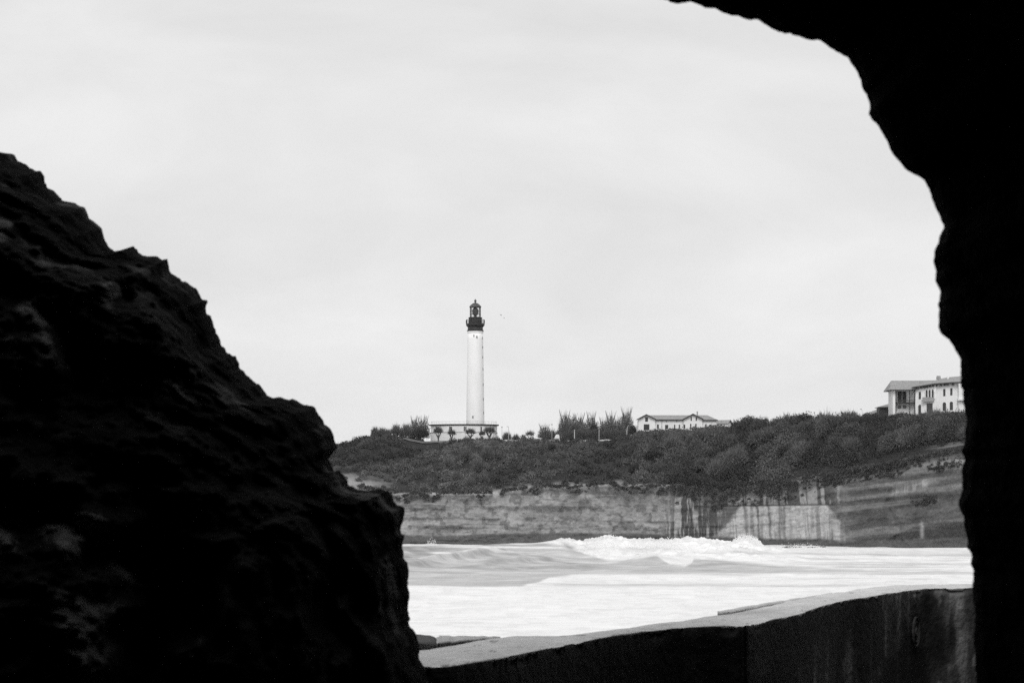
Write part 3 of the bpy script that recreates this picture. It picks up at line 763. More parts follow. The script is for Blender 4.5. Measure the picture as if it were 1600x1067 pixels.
# hanging growth over the cliff edge
for i in range(1100):
    p = rng.choice([rng.uniform(1050, 1330), rng.uniform(1300, 1520), rng.uniform(560, 1050)], p=[0.42, 0.28, 0.30])
    ya_, yb_, yc_, zb_, zc_ = terrain_lines(np.array([p]))
    dz = rng.exponential(1.3) * (0.4 + 1.2 * float(vn(p * 0.03, 0, seed=77))) if p > 1050 else rng.exponential(0.15) + rng.uniform(0, 2.6) * float(sst(0.56, 0.8, vn(p * 0.06, 3.0, seed=79)))
    dz = min(dz, 5)
    r = rng.uniform(0.3, 0.75) * (1.35 if dz < 1 else 1)
    v, fs, al = bush_parts(rng, r, r * 0.7, r * 1.0, 34, 0.20, 22, 0.8, 0.06, up=-0.4, a0=rng.uniform(0.05, 0.10))
    Yq = yb_[0] - 2.2 - 0.2 * dz
    v = v + np.array([(p - 800) * K * Yq, Yq, zb_[0] - dz])
    Vs.append(v); Q.append(fs[0] + off); T.append(fs[1] + off); As.append(al); off += len(v)
for i in range(420):
    p = rng.uniform(1300, 1510); k_ = i % 3
    q_ = (757 - (p - 1320) * .17, 742 - (p - 1320) * .15, 786 - (p - 1440) * .1)[k_] + rng.normal(0, 2.2)
    if k_ == 2 and not 1425 < p < 1462: continue
    if k_ < 2 and vn(p * 0.035, k_ * 9.0, seed=78) < 0.42: continue
    ya_, yb_, yc_, zb_, zc_ = terrain_lines(np.array([p]))
    Yq = ya_[0] - 0.6; zq = EYE + (HOR - q_) * K * Yq
    if zq > zb_[0] - 0.5: continue
    Yq = ya_[0] + (yb_[0] - ya_[0]) * max(0, (zq + 3) / (zb_[0] + 3)) ** 1.3 - 0.9
    v, fs, al = bush_parts(rng, rng.uniform(.5, 1.3), .7, rng.uniform(.4, .8), 44, 0.20, 16, 0.5, 0.06, up=0.3, a0=rng.uniform(0.04, 0.09))
    v = v + np.array([(p - 800) * K * Yq, Yq, EYE + (HOR - q_) * K * Yq])
    Vs.append(v); Q.append(fs[0] + off); T.append(fs[1] + off); As.append(al); off += len(v)
scrub = link('scrub', np_mesh('scrub', np.concatenate(Vs), [np.concatenate(Q), np.concatenate(T)], M['leaf'], np.concatenate(As), smooth=False))
tag(scrub, kind='stuff')

# --- trees and shrubs as things of their own: prototypes at height 1, copied and scaled
def trunk_mb(rng, h, r, limbs, spread):
    """joints, edges and radii of a forked trunk"""
    fork = h * rng.uniform(0.30, 0.42)
    V_ = [(0, 0, -0.08), (0.01, 0, fork * .5), (0.015, 0, fork)]; E_ = [(0, 1), (1, 2)]; R_ = [r * 1.1, r * .9, r * .8]
    for k in range(limbs):
        a = 2 * math.pi * (k + rng.uniform(-.3, .3)) / limbs
        e = np.array([math.cos(a) * spread * .5, math.sin(a) * spread * .5, fork + (h - fork) * .4])
        b0 = len(V_)
        V_.append(tuple(e)); E_.append((2, b0)); R_.append(r * .5)
        V_.append(tuple(e + np.array([math.cos(a) * spread * .35, math.sin(a) * spread * .35, (h - fork) * .42]))); E_.append((b0, b0 + 1)); R_.append(r * .16)
        a2 = a + 0.9
        V_.append(tuple(e + np.array([math.cos(a2) * spread * .3, math.sin(a2) * spread * .3, (h - fork) * .35]))); E_.append((b0, b0 + 2)); R_.append(r * .14)
    return V_, E_, R_
def skin_mesh(name, V_, E_, R_, mat):
    me = bpy.data.meshes.new('skeleton'); me.from_pydata(V_, E_, [])
    o = bpy.data.objects.new('skeleton', me); COL.objects.link(o)
    o.modifiers.new('skin', 'SKIN')
    if not me.skin_vertices: 
        bpy.context.view_layer.objects.active = o
    for k, sv in enumerate(me.skin_vertices[0].data):
        sv.radius = (R_[k], R_[k]); sv.use_root = (k == 0)
    dg = bpy.context.evaluated_depsgraph_get()
    out = bpy.data.meshes.new_from_object(o.evaluated_get(dg)); out.name = name
    bpy.data.objects.remove(o); bpy.data.meshes.remove(me)
    out.materials.clear(); out.materials.append(mat)
    return out

PROTO = {}
def make_proto(kind, seed):
    rng = np.random.default_rng(seed)
    if kind == 'pollard':      # bare, knuckled, fan of twigs on a forked trunk
        v, fs, al = bush_parts(rng, .42, .42, .24, 420, .028, 700, .22, .010, lift=.52, up=.9, a0=.10)
        tm = trunk_mb(rng, .75, .05, 4, .36)
    elif kind == 'bare':       # tall feathery bare tree
        v, fs, al = bush_parts(rng, .42, .42, .40, 800, .020, 1500, .13, .006, lift=.06, up=.12, a0=.155)
        tm = trunk_mb(rng, .70, .024, 5, .4)
    elif kind == 'ever':       # dense evergreen
        v, fs, al = bush_parts(rng, .62, .55, .66, 1700, .034, 260, .12, .010, lift=.12, up=.6, a0=.042)
        tm = trunk_mb(rng, .6, .05, 4, .4)
    elif kind == 'thin':       # small sparse sapling
        v, fs, al = bush_parts(rng, .34, .34, .26, 110, .028, 260, .26, .011, lift=.45, up=1.6, a0=.11)
        tm = trunk_mb(rng, .85, .024, 3, .3)
    elif kind == 'crown':      # broad fuzzy crown, grey
        v, fs, al = bush_parts(rng, .68, .60, .60, 2000, .030, 1300, .16, .009, lift=.06, up=0.8, a0=.10)
        tm = trunk_mb(rng, .7, .045, 5, .45)
    elif kind == 'reed':       # upright feathery shrub
        v, fs, al = bush_parts(rng, .50, .42, .42, 520, .028, 1600, .20, .008, lift=-.02, up=.4, a0=.12)
        tm = trunk_mb(rng, .6, .03, 5, .3)
    zt = np.percentile(v[:, 2], 97.5) if kind in ('bare', 'reed', 'thin') else np.percentile(v[:len(fs[0]) * 4, 2], 98.5) * 1.04; rad = np.percentile(np.hypot(v[:, 0], v[:, 1]), 93)
    sc = np.array([.5 / rad, .5 / rad, 1 / zt])
    v = v * sc; tv_, te_, tr_ = tm; tv_ = [tuple(np.array(p_) * sc) for p_ in tv_]; tr_ = [q_ * min(sc[0], 1.2) for q_ in tr_]
    cm = np_mesh('crown', v, fs, M['leaf'], al, smooth=False)
    tmesh = skin_mesh('trunk', tv_, te_, tr_, M['bark'])
    return cm, tmesh
def plant(kind, var, name, loc, h, w, label, cat, group, rz=0.0):
    key = (kind, var)
    if key not in PROTO:
        PROTO[key] = make_proto(kind, sum(map(ord, kind)) * 7 + var)
    cm, tm = PROTO[key]
    o = empty(name, loc, rz); o.scale = (w, w, h)
    link('trunk', tm, o); link('crown', cm, o)
    return tag(o, label, cat, group)

def ground_z(px, Y):
    """height of the slope or plateau at pixel column px and distance Y"""
    ya_, yb_, yc_, zb_, zc_ = [float(v[0]) for v in terrain_lines(np.array([float(px)]))]
    t = (Y - yb_) / (yc_ - yb_)
    if t > 1: t = 1 + (Y - yc_) / 100
    return float(slope_point(np.array([float(px)]), np.array([t]))[2][0])

rng = np.random.default_rng(23)
def stand(kind, var, name, px_, Y, top, wpx, label, cat, group=None):
    """plant at column px_, distance Y, its top at row top, wpx wide"""
    z = ground_z(px_, Y); m = K * Y
    ztop = EYE + (HOR - top) * m
    h = max(1.2, ztop - z) * (0.93 if kind == 'bare' else 1)
    return plant(kind, var, name, ((px_ - 800) * m, Y, z - 0.1), h, wpx * m, label, cat, group, rng.uniform(0, 6.28))

# bare pollards in front of the lighthouse annex
for i, (p, top, w, lb) in enumerate(((685, 668.5, 15, 'bare pollard tree at the left end of the lighthouse annex, beside the dark bush'),
                                     (706, 672.5, 13, 'bare pollard tree before the second window of the lighthouse annex from the left'),
                                     (735, 671, 17, 'broad bare pollard tree just right of the pole before the annex'),
                                     (753, 674, 10, 'small bare pollard tree below the right-hand window of the annex'),
                                     (765, 668, 19, 'widest bare pollard tree, before the right end of the lighthouse annex'))):
    stand('pollard', i % 3, 'pollard_tree', p, 833.5, top, w, lb, 'tree', 'bare pollard trees before the lighthouse')
# left skyline
for p, top, w, k, lb, nm in ((586, 668, 9, 'reed', 'leftmost feathery bare shrub on the skyline of the headland', 'bare_shrub'),
                             (597, 669, 11, 'reed', 'second feathery bare shrub from the left end of the headland skyline', 'bare_shrub'),
                             (606, 671, 9, 'reed', 'low feathery shrub between the leftmost shrubs and the tall bare clump', 'bare_shrub'),
                             (619, 665, 13, 'reed', 'bushy bare shrub midway between the headland end and the dark round bush', 'bare_shrub'),
                             (634, 664, 12, 'reed', 'bare shrub just left of the dark round bush by the lighthouse', 'bare_shrub'),
                             (648, 656, 15, 'bare', 'tall bare tree rising behind the left side of the dark round bush', 'bare_tree'),
                             (661, 655, 16, 'bare', 'tallest bare tree rising behind the dark round bush left of the lighthouse', 'bare_tree')):
    stand(k, (p // 3) % 3, nm, p, 836 if k == 'reed' else 842, top, w * (1.45 if k == 'reed' else 1.2), lb, 'shrub' if k == 'reed' else 'tree')
stand('ever', 0, 'evergreen_bush', 656, 834, 668.5, 27, 'dark round evergreen bush left of the lighthouse annex', 'bush')
stand('ever', 1, 'evergreen_bush', 644, 832, 680, 9, 'small dark bush at the left foot of the round evergreen bush', 'bush')
# grove right of the lighthouse
for i, (p, top, w, k) in enumerate(((792, 676, 15, 'reed'), (806, 679, 12, 'reed'), (818, 680, 10, 'reed'))):
    stand(k, i % 3, 'low_shrub', p, 842, top, w, ('low shrub at the foot of the two lamp posts right of the lighthouse', 'low shrub right of the two lamp posts by the lighthouse', 'lowest shrub in the gap between the lighthouse and the grove')[i], 'shrub')
gl_ = (('leftmost low tree of the grove, apart from the others', 828, 669, 14, 'thin'), ('low bushy tree left of the white mound', 851, 666, 16, 'bare'), ('low bushy tree behind the white mound', 866, 667, 20, 'bare'),
       ('first tall tree at the left edge of the grove', 882, 648, 16, 'bare'), ('tall tree behind the stout lamp post of the grove', 893, 650, 20, 'bare'), ('tree right of the stout lamp post in the grove', 905, 653, 18, 'bare'),
       ('slender tree in the left middle of the grove', 913, 656, 13, 'bare'), ('tree left of the T-headed lamp post in the grove', 924, 649, 15, 'bare'), ('tree right of the T-headed lamp post in the grove', 943, 655, 14, 'bare'),
       ('tree with thin twigs in the right middle of the grove', 954, 650, 16, 'bare'), ('tree beside the tallest tree at the right of the grove', 967, 650, 15, 'bare'), ('tallest tree at the right end of the grove, by the pale trunk', 979, 643, 17, 'bare'))
for i, (lb, p, top, w, k) in enumerate(gl_):
    stand(k, i % 3, 'bare_tree', p, 836 + (i % 3) * 3, top + (2.5, 0, 5, 1)[i % 4], w * 1.25, lb, 'tree', 'bare trees of the grove between lighthouse and long house')
stand('ever', 0, 'evergreen_bush', 930, 838, 660, 17, 'dark bush inside the grove behind the T-headed lamp post', 'bush')
stand('ever', 1, 'evergreen_bush', 990, 824, 664, 14, 'dark bush beside the left wall of the long white house', 'bush')
for i, p in enumerate(range(884, 986, 9)):
    stand('crown', i % 3, 'undergrowth_shrub', p, 833 + (i % 2), 671 + rng.uniform(-1, 3), 17, 'rounded grey shrub in the undergrowth below the bare trees of the grove', 'shrub', 'undergrowth shrubs of the grove')
# crowns right of the long house
rt = ((1150, 655.5, 16, 'ever', 'small dark round tree just right of the small outbuilding', 808), (1170, 649.5, 34, 'crown', 'wide fuzzy tree crown right of the small outbuilding', 772), (1184, 654, 14, 'ever', 'dark tree at the right edge of the fuzzy crown', 770),
      (1197, 650, 9, 'thin', 'thin sapling alone on the skyline left of the middle gap', 766), (1205, 660, 16, 'ever', 'low dark bush between the two thin saplings', 764), (1218, 653, 11, 'thin', 'thin forked sapling on the skyline right of the middle gap', 762),
      (1229, 647, 13, 'bare', 'pale feathery tree at the left of the big dark crown', 758), (1240, 649, 22, 'ever', 'dark crown at the left shoulder of the largest tree', 752), (1258, 645, 34, 'ever', 'largest dark tree crown, left of the pale pole', 748),
      (1283, 645.5, 26, 'crown', 'grey rounded crown just right of the pale pole', 752), (1303, 648.5, 22, 'crown', 'second grey crown right of the pale pole', 748), (1322, 650.5, 20, 'ever', 'dark crown left of the low tiled outbuildings', 743), (1340, 653, 20, 'crown', 'low crown in front of the farther tiled outbuilding', 739))
for i, (p, top, w, k, lb, Y) in enumerate(rt):
    stand(k, i % 3, 'broad_tree' if k in ('ever', 'crown') else 'slender_tree', p, Y, top, w, lb, 'tree', 'trees on the skyline right of the long house')
# below the villa
vl = ((1362, 656.0, 20, 'crown', 'shrub under the eaves of the farther tiled outbuilding', 735), (1384, 648.5, 24, 'crown', 'shrub under the nearer tiled outbuilding', 729), (1396, 647.0, 20, 'crown', 'shrub under the left corner of the villa loggia', 726), (1408, 643.5, 30, 'crown', 'tall shrub hiding the foot of the villa loggia', 725),
      (1424, 647.0, 20, 'crown', 'shrub hiding the right end of the villa loggia', 723), (1440, 655.0, 18, 'crown', 'shrub below the arched door of the villa', 721), (1456, 651.0, 16, 'ever', 'dark shrub below the garage door of the villa', 720),
      (1467, 642.5, 13, 'bare', 'feathery bare shrub standing against the villa wall', 723), (1477, 647.0, 20, 'crown', 'shrub below the arched windows of the villa', 721), (1500, 646.5, 20, 'ever', 'dark shrub at the right corner of the villa', 719), (1520, 648.0, 20, 'crown', 'shrub beyond the right corner of the villa', 719))
for i, (p, top, w, k, lb, Y) in enumerate(vl):
    stand(k, i % 3, 'garden_shrub', p, Y, top, w, lb, 'shrub', 'shrubs below the villa')
# single shrubs one can pick out on the slope, largest first
slope_sh = []
for i in range(110):
    p = rng.uniform(1000, 1520) if i < 84 else rng.uniform(600, 1000)
    t = rng.uniform(0.12, 0.62 if 980 < p < 1150 or p > 1380 else 0.94)
    x, y, z = [float(v[0]) for v in slope_point(np.array([p]), np.array([t]))]
    hh = rng.uniform(2.8, 5.6) if p > 1000 else rng.uniform(1.8, 3.2)
    k = rng.choice(['crown', 'crown', 'reed', 'ever'], p=[.4, .3, .2, .1])
    pale = rng.uniform()
    plant(k, i % 3, 'slope_shrub', (x, y, z - 0.4), hh, hh * rng.uniform(1.0, 1.6), 'rounded grey shrub among the scrub of the cliff slope', 'shrub', 'shrubs on the cliff slope', rng.uniform(0, 6.28))
for i, (p, t, hh) in enumerate(((700, .35, 4.0), (714, .2, 3.6), (728, .45, 4.4), (748, .3, 4.6), (762, .5, 4.4), (756, .12, 3.4), (736, .08, 3.0))):
    x, y, z = [float(v[0]) for v in slope_point(np.array([float(p)]), np.array([t]))]
    plant('reed', i % 3, 'slope_shrub', (x, y, z - 0.4), hh, hh * 0.95, 'pale feathery shrub on the slope straight below the lighthouse', 'shrub', 'pale shrubs below the lighthouse', rng.uniform(0, 6.28))

# ==================================================================== BUILDINGS
def window(mbp, parent, x0, x1, z0, z1, y, name='window', glass='pane', arched=False, mat='shutter', fr=0.09):
    """frame standing proud of the wall plane y, pane set back in it"""
    if arched:
        rr = (x1 - x0) / 2; cx = (x0 + x1) / 2
        arc_ = [(cx + rr * math.cos(a), z1 - rr + rr * math.sin(a)) for a in np.linspace(0, math.pi, 11)]
        pts = [(x0, z0), (x1, z0)] + arc_
        o = MB().poly(pts, y - 0.05, y + 0.02).build(name, M[mat], parent)
        r2 = rr - fr
        arc2 = [(cx + r2 * math.cos(a), z1 - rr + r2 * math.sin(a)) for a in np.linspace(0, math.pi, 11)]
        MB().poly([(cx - r2, z0 + fr), (cx + r2, z0 + fr)] + arc2, y - 0.054, y - 0.03).build('pane', M[glass], o)
        return o
    m = MB()
    m.box(x0, x0 + fr, y - 0.06, y + 0.02, z0, z1); m.box(x1 - fr, x1, y - 0.06, y + 0.02, z0, z1)
    m.box(x0 + fr, x1 - fr, y - 0.06, y + 0.02, z0, z0 + fr); m.box(x0 + fr, x1 - fr, y - 0.06, y + 0.02, z1 - fr, z1)
    o = m.build(name, M[mat], parent)
    MB().box(x0 + fr, x1 - fr, y - 0.02, y + 0.015, z0 + fr, z1 - fr).build('pane', M[glass], o)
    return o

# ------------------------------------------------------------------ lighthouse
LY = 850.0; Lm = K * LY
lx = (742.7 - 800) * Lm; lz = ground_z(742.7, LY) - 0.1
lh = empty('lighthouse', (lx, LY, lz))
tag(lh, 'tall white lighthouse with a black lantern gallery on the headland', 'lighthouse')
def lz_(py): return EYE + (HOR - py) * Lm - lz
def r_(wpx): return wpx / 2 * Lm
tw_ = MB().lathe([(r_(28.4), 0), (r_(28.2), lz_(655)), (r_(26.2), lz_(590)), (r_(24.4), lz_(530)), (r_(24.0), lz_(521))], 56).build('tower', M['tower'], lh, smooth=False)
tw_.data.polygons.foreach_set('use_smooth', [True] * len(tw_.data.polygons))
MB().lathe([(r_(24.0), lz_(521)), (r_(25.4), lz_(519.8)), (r_(25.6), lz_(517.8))], 48).build('cornice', M['tower'], lh)
MB().lathe([(r_(26.2), lz_(517.8)), (r_(26.2), lz_(516.2)), (r_(24.2), lz_(515.8)), (r_(23.6), lz_(512)), (r_(24.4), lz_(510.8))], 48).build('lower_drum', M['black'], lh)
MB().lathe([(r_(25.0), lz_(510.8)), (r_(28.4), lz_(509.0)), (r_(29.2), lz_(507.6)), (r_(29.2), lz_(505.6)), (r_(21), lz_(505.5))], 48).build('gallery', M['black'], lh)
MB().lathe([(r_(20.6), lz_(505.5)), (r_(20.6), lz_(498)), (r_(21.6), lz_(497.4)), (r_(21.8), lz_(496.2)), (r_(18), lz_(495.6))], 48).build('upper_drum', M['black'], lh)
rl = MB()
for k in range(28):
    a = 2 * math.pi * k / 28; rr = r_(28.6)
    rl.tube((rr * math.cos(a), rr * math.sin(a), lz_(506)), (rr * math.cos(a), rr * math.sin(a), lz_(499.8)), 0.035, seg=5)
rl.ring(r_(28.6), lz_(499.8), 0.05); rl.ring(r_(28.6), lz_(503), 0.03)
rl.build('railing', M['black'], lh)
for sg in (-1, 1):     # solid lockers at the two ends of the gallery
    MB().box(sg * r_(27.5) - 0.22, sg * r_(27.5) + 0.22, -0.5, 0.5, lz_(505.6), lz_(500.5)).build('gallery_locker', M['black'], lh)
gb = MB().lathe([(r_(16.6), lz_(495.6)), (r_(16.6), lz_(480.2))], 32, caps=False).build('lantern_glass', M['glass'], lh)
bars = MB()
for k in range(12):
    a = 2 * math.pi * (k + .5) / 12; rr = r_(16.9)
    bars.tube((rr * math.cos(a), rr * math.sin(a), lz_(495.6)), (rr * math.cos(a), rr * math.sin(a), lz_(480)), 0.075, seg=5)
for py in (490.5, 485.3): bars.ring(r_(16.9), lz_(py), 0.045, 32)
bars.build('glazing_bars', M['greymetal'], lh)
MB().lathe([(r_(3), lz_(496)), (r_(3), lz_(493)), (r_(8), lz_(492)), (r_(9.6), lz_(489)), (r_(10), lz_(487)), (r_(9.2), lz_(484)), (r_(6), lz_(481.5)), (r_(2), lz_(480.5))], 20).build('lens', M['greymetal'], lh, smooth=True)
MB().lathe([(r_(18.6), lz_(480.4)), (r_(18.6), lz_(479.0)), (r_(16.2), lz_(477.6)), (r_(12.4), lz_(475.6)), (r_(7.5), lz_(473.9)), (r_(3.2), lz_(473.2))], 40).build('dome', M['greymetal'], lh, smooth=True)
MB().lathe([(r_(2.6), lz_(473.4)), (r_(1.8), lz_(472.2)), (r_(3.2), lz_(471.6)), (r_(4.0), lz_(470.2)), (r_(3.0), lz_(468.8)), (r_(0.9), lz_(468.2)), (r_(0.5), lz_(466.8))], 16).build('finial', M['greymetal'], lh, smooth=True)
def tower_r(py): return np.interp(py, [521, 530, 590, 655, 690], [r_(24), r_(24.4), r_(26.2), r_(28.2), r_(28.4)])
for (py, a) in ((528.5, -22), (543, -22), (558.5, -22), (577, -22), (601, -22), (624, -22), (645, -22), (652, -105), (525.5, -100), (527.5, -78)):
    rr = tower_r(py); a = R(a); s_ = 0.28 if py > 527 else 0.2
    u_ = np.array([math.cos(a), math.sin(a), 0]); v_ = np.array([-math.sin(a), math.cos(a), 0])
    pts = []
    for dv, dz in ((-s_, -.42), (s_, -.42), (s_, .42), (-s_, .42)):
        for o_ in (-0.2, 0.03): pts.append(tuple(u_ * (rr + o_) + v_ * dv + np.array([0, 0, lz_(py) + dz])))
    w_ = MB().add(pts, [(1, 3, 5, 7), (0, 1, 7, 6), (0, 2, 3, 1), (2, 4, 5, 3), (4, 6, 7, 5), (0, 6, 4, 2)])
    w_.build('window', M['stone'], lh)

# annex: flat-roofed round building at the foot
ax = (725 - 800) * Lm
an = empty('lighthouse_annex', (ax, LY, lz))
tag(an, 'low round white annex with a flat dark-edged roof at the foot of the lighthouse', 'building')
RA = 52.2 * Lm; SY = 0.62
MB().lathe([(RA, 0), (RA, lz_(676.2)), (RA - 0.1, lz_(676.1)), (RA - 0.1, lz_(665.6))], 72, 1, SY).build('wall', M['render'], an)
MB().lathe([(RA - 0.02, lz_(676.6)), (RA + 0.1, lz_(676.6)), (RA + 0.1, lz_(675.6)), (RA - 0.02, lz_(675.6)), (RA - 0.02, lz_(676.6))], 72, 1, SY, caps=False).build('string_course', M['stone'], an)
MB().lathe([(RA - 0.1, lz_(665.6)), (RA + 0.45, lz_(665.2)), (RA + 0.55, lz_(663.4)), (RA - 0.5, lz_(663.3))], 72, 1, SY).build('roof', M['dark_wood'], an)
rl = MB()
for k in range(44):
    a = 2 * math.pi * k / 44; rr = RA - 0.2
    rl.tube((rr * math.cos(a), rr * SY * math.sin(a), lz_(663.5)), (rr * math.cos(a), rr * SY * math.sin(a), lz_(658.8)), 0.018, seg=4)
rl.ring(RA - 0.2, lz_(658.8), 0.022, 72, sy=SY)
rl.build('roof_railing', M['pole'], an)
for p in (684.5, 704.8, 727.2, 751, 769.5):
    x = (p - 725) * Lm; yv = -math.sqrt(max(0.1, 1 - (x / RA) ** 2)) * RA * SY
    sl_ = (x / RA) * SY / math.sqrt(max(0.1, 1 - (x / RA) ** 2))
    for sx_ in (-0.43, 0.05):
        o = window(None, an, 0, 0.40, lz_(674.2), lz_(667.3), -0.02, fr=0.06)
        o.location = (x + sx_, yv + 0.02, 0); o.rotation_euler = (0, 0, math.atan(sl_))

# ------------------------------------------------------------------ long white house
HY = 815.0; Hm = K * HY
hx0 = (1058 - 800) * Hm; hz0 = ground_z(1058, HY) - 0.6
house = empty('long_house', (hx0, HY, hz0))
tag(house, 'long low white house with two gables and a pale tiled roof', 'house')
def X_(p): return (p - 800) * Hm - hx0
def Z_(p): return EYE + (HOR - p) * Hm - hz0
D = 9.0
MB().box(X_(998), X_(1119.5), 0, D, 0, Z_(655.2)).build('wall', M['render'], house)
gw = MB()
gw.poly([(X_(997.2), 0), (X_(1023.5), 0), (X_(1023.5), Z_(654.6)), (X_(1009.6), Z_(648.2)), (X_(997.2), Z_(654.2))], -0.9, -0.003)
gw.build('gable_wall', M['render'], house)
gw = MB()
gw.poly([(X_(1068), 0), (X_(1097), 0), (X_(1097), Z_(654)), (X_(1082.3), Z_(647.3)), (X_(1068), Z_(654.6))], -0.9, -0.003)
gw.build('gable_wall', M['render'], house)
yr = D / 2
rf = MB()
e = 0.55
rf.slab([(X_(1008), -e, Z_(655)), (X_(1121.5), -e, Z_(656)), (X_(1107), yr, Z_(648.2) + 0.1), (X_(1008), yr, Z_(648.2) + 0.1)], 0.18)
rf.slab([(X_(1121.5), -e, Z_(656)), (X_(1121.5), D + e, Z_(656)), (X_(1107), yr, Z_(648.2) + 0.1)], 0.18)
rf.slab([(X_(1121.5), D + e, Z_(656)), (X_(1008), D + e, Z_(655)), (X_(1008), yr, Z_(648.2) + 0.1), (X_(1107), yr, Z_(648.2) + 0.1)], 0.18)
roof = rf.build('roof', M['tile'], house)
def gable_roof(pl, pa, pr, yl, ya_, yr_):
    g_ = MB()
    g_.slab([(X_(pl), -1.6, Z_(yl)), (X_(pa), -1.6, Z_(ya_)), (X_(pa), yr, Z_(ya_)), (X_(pl), yr, Z_(yl))][::-1], 0.16)
    g_.slab([(X_(pa), -1.6, Z_(ya_)), (X_(pr), -1.6, Z_(yr_)), (X_(pr), yr, Z_(yr_)), (X_(pa), yr, Z_(ya_))][::-1], 0.16)
    o = g_.build('gable_roof', M['tile'], house)
    b_ = MB()
    for (q0, q1, w0, w1) in ((pl, pa, yl, ya_), (pa, pr, ya_, yr_)):
        b_.poly([(X_(q0), Z_(w0) - .30), (X_(q1), Z_(w1) - .30), (X_(q1), Z_(w1) + 0.04), (X_(q0), Z_(w0) + 0.04)], -1.72, -1.6)
    b_.build('bargeboard', M['dark_wood'], o)
gable_roof(994.8, 1009.6, 1025, 655, 647.3, 655)
gable_roof(1066, 1082.3, 1098.5, 655.2, 646.4, 654.6)
MB().box(X_(1022.5), X_(1068), -e - 0.06, -e, Z_(655.2) - 0.34, Z_(655.2) - 0.02).build('eaves_board', M['dark_wood'], house)
MB().box(X_(1098), X_(1121.5), -e - 0.06, -e, Z_(655.7) - 0.36, Z_(655.7) - 0.02).build('eaves_board', M['dark_wood'], house)
ch = MB().box(X_(1090.2), X_(1092.0), yr - 0.5, yr + 0.3, Z_(651), Z_(642.4)).box(X_(1089.9), X_(1092.3), yr - 0.58, yr + 0.38, Z_(642.4), Z_(641.9))
ch.build('chimney', M['stone'], roof)
window(None, house, X_(1007.8), X_(1012.2), Z_(658.6), Z_(651.6), -0.9)
MB().poly([(X_(1005.6), Z_(672)), (X_(1014.4), Z_(672)), (X_(1014.4), Z_(662.8)), (X_(1005.6), Z_(662.8))], -0.97, -0.88).build('door', M['dark_wood'], house)
for (a, b_, z0, z1) in ((1026.6, 1029.4, 669.6, 663), (1039.2, 1044, 669.8, 663.6), (1067.6, 1070.2, 669.4, 663.2), (1102.2, 1103.9, 669.8, 662.2), (1110.4, 1112, 669.8, 663)):
    yy_ = -0.003 if not 1068 < (a + b_) / 2 < 1097 else -0.9
    window(None, house, X_(a), X_(b_), Z_(z0), Z_(z1), yy_, fr=0.07)
for (a, b_, z0, z1, y) in ((1055.2, 1060.4, 669.8, 663.4, -0.003), (1080.8, 1086.6, 657.2, 651.4, -0.9), (1080, 1086, 670, 662, -0.9)):
    w_ = window(None, house, X_(a), X_(b_), Z_(z0), Z_(z1), y, mat='render', glass='render', fr=0.12)
    for (s0, s1) in ((a - 2.0, a - 0.1), (b_ + 0.1, b_ + 2.0)):
        MB().box(X_(s0), X_(s1), y - 0.09, y - 0.004, Z_(z0), Z_(z1)).build('shutter', M['shutter'], w_)
for p in (1041.5, 1057.5):
    MB().box(X_(p) - .16, X_(p) + .16, -0.05, -0.001, Z_(659.2), Z_(657.8)).build('vent', M['shutter'], house)
MB().tube((X_(1034), -0.08, 0), (X_(1034), -0.08, Z_(656.4)), 0.07, seg=8).build('downpipe', M['stone'], house)

# small outbuilding at the right of the house
sy_ = 822.0; sm_ = K * sy_
sx_ = (1133 - 800) * sm_; sz_ = ground_z(1133, sy_) - 0.3
sh = empty('outbuilding', (sx_, sy_, sz_), R(-28))
tag(sh, 'small white outbuilding with a low gabled roof at the right end of the long house', 'building')
ez, rz_ = EYE + (HOR - 661) * sm_ - sz_, EYE + (HOR - 656) * sm_ - sz_
MB().box(-2.6, 1.5, -1.3, 1.3, 0, ez).build('wall', M['render'], sh)
MB().add([(1.5, -1.3, ez), (1.5, 1.3, ez), (1.5, 0, rz_ - .1), (1.38, -1.3, ez), (1.38, 1.3, ez), (1.38, 0, rz_ - .1)], [(0, 1, 2), (5, 4, 3), (0, 2, 5, 3), (1, 4, 5, 2), (0, 3, 4, 1)]).build('gable_wall', M['render'], sh)
MB().slab([(-2.9, -1.7, ez - .15), (1.9, -1.7, ez - .15), (1.9, 0, rz_), (-2.9, 0, rz_)], .14).slab([(1.9, 1.7, ez - .15), (-2.9, 1.7, ez - .15), (-2.9, 0, rz_), (1.9, 0, rz_)], .14).build('roof', M['tile'], sh)
MB().add([(1.9, -1.75, ez - .30), (1.9, -1.75, ez - .1), (1.9, 0, rz_ + .03), (1.9, 0, rz_ - .22), (1.98, -1.75, ez - .30), (1.98, -1.75, ez - .1), (1.98, 0, rz_ + .03), (1.98, 0, rz_ - .22)], [(0, 1, 2, 3), (7, 6, 5, 4), (0, 4, 5, 1), (1, 5, 6, 2), (2, 6, 7, 3), (3, 7, 4, 0)]).add([(1.9, 1.75, ez - .30), (1.9, 1.75, ez - .1), (1.9, .001, rz_ + .03), (1.9, .001, rz_ - .22), (1.98, 1.75, ez - .30), (1.98, 1.75, ez - .1), (1.98, .001, rz_ + .03), (1.98, .001, rz_ - .22)], [(0, 1, 2, 3), (7, 6, 5, 4), (0, 4, 5, 1), (1, 5, 6, 2), (2, 6, 7, 3), (3, 7, 4, 0)]).build('bargeboard', M['dark_wood'], sh)

# ------------------------------------------------------------------ villa
VY = 726.0; Vm = K * VY
vx0 = (1450 - 800) * Vm; vz0 = ground_z(1450, VY) - 4.0
villa = empty('villa', (vx0, VY, vz0))
tag(villa, 'two-storey white villa with a timber loggia, arched windows and bracketed eaves', 'house')
def X_(p): return (p - 800) * Vm - vx0
def Z_(p): return EYE + (HOR - p) * Vm - vz0
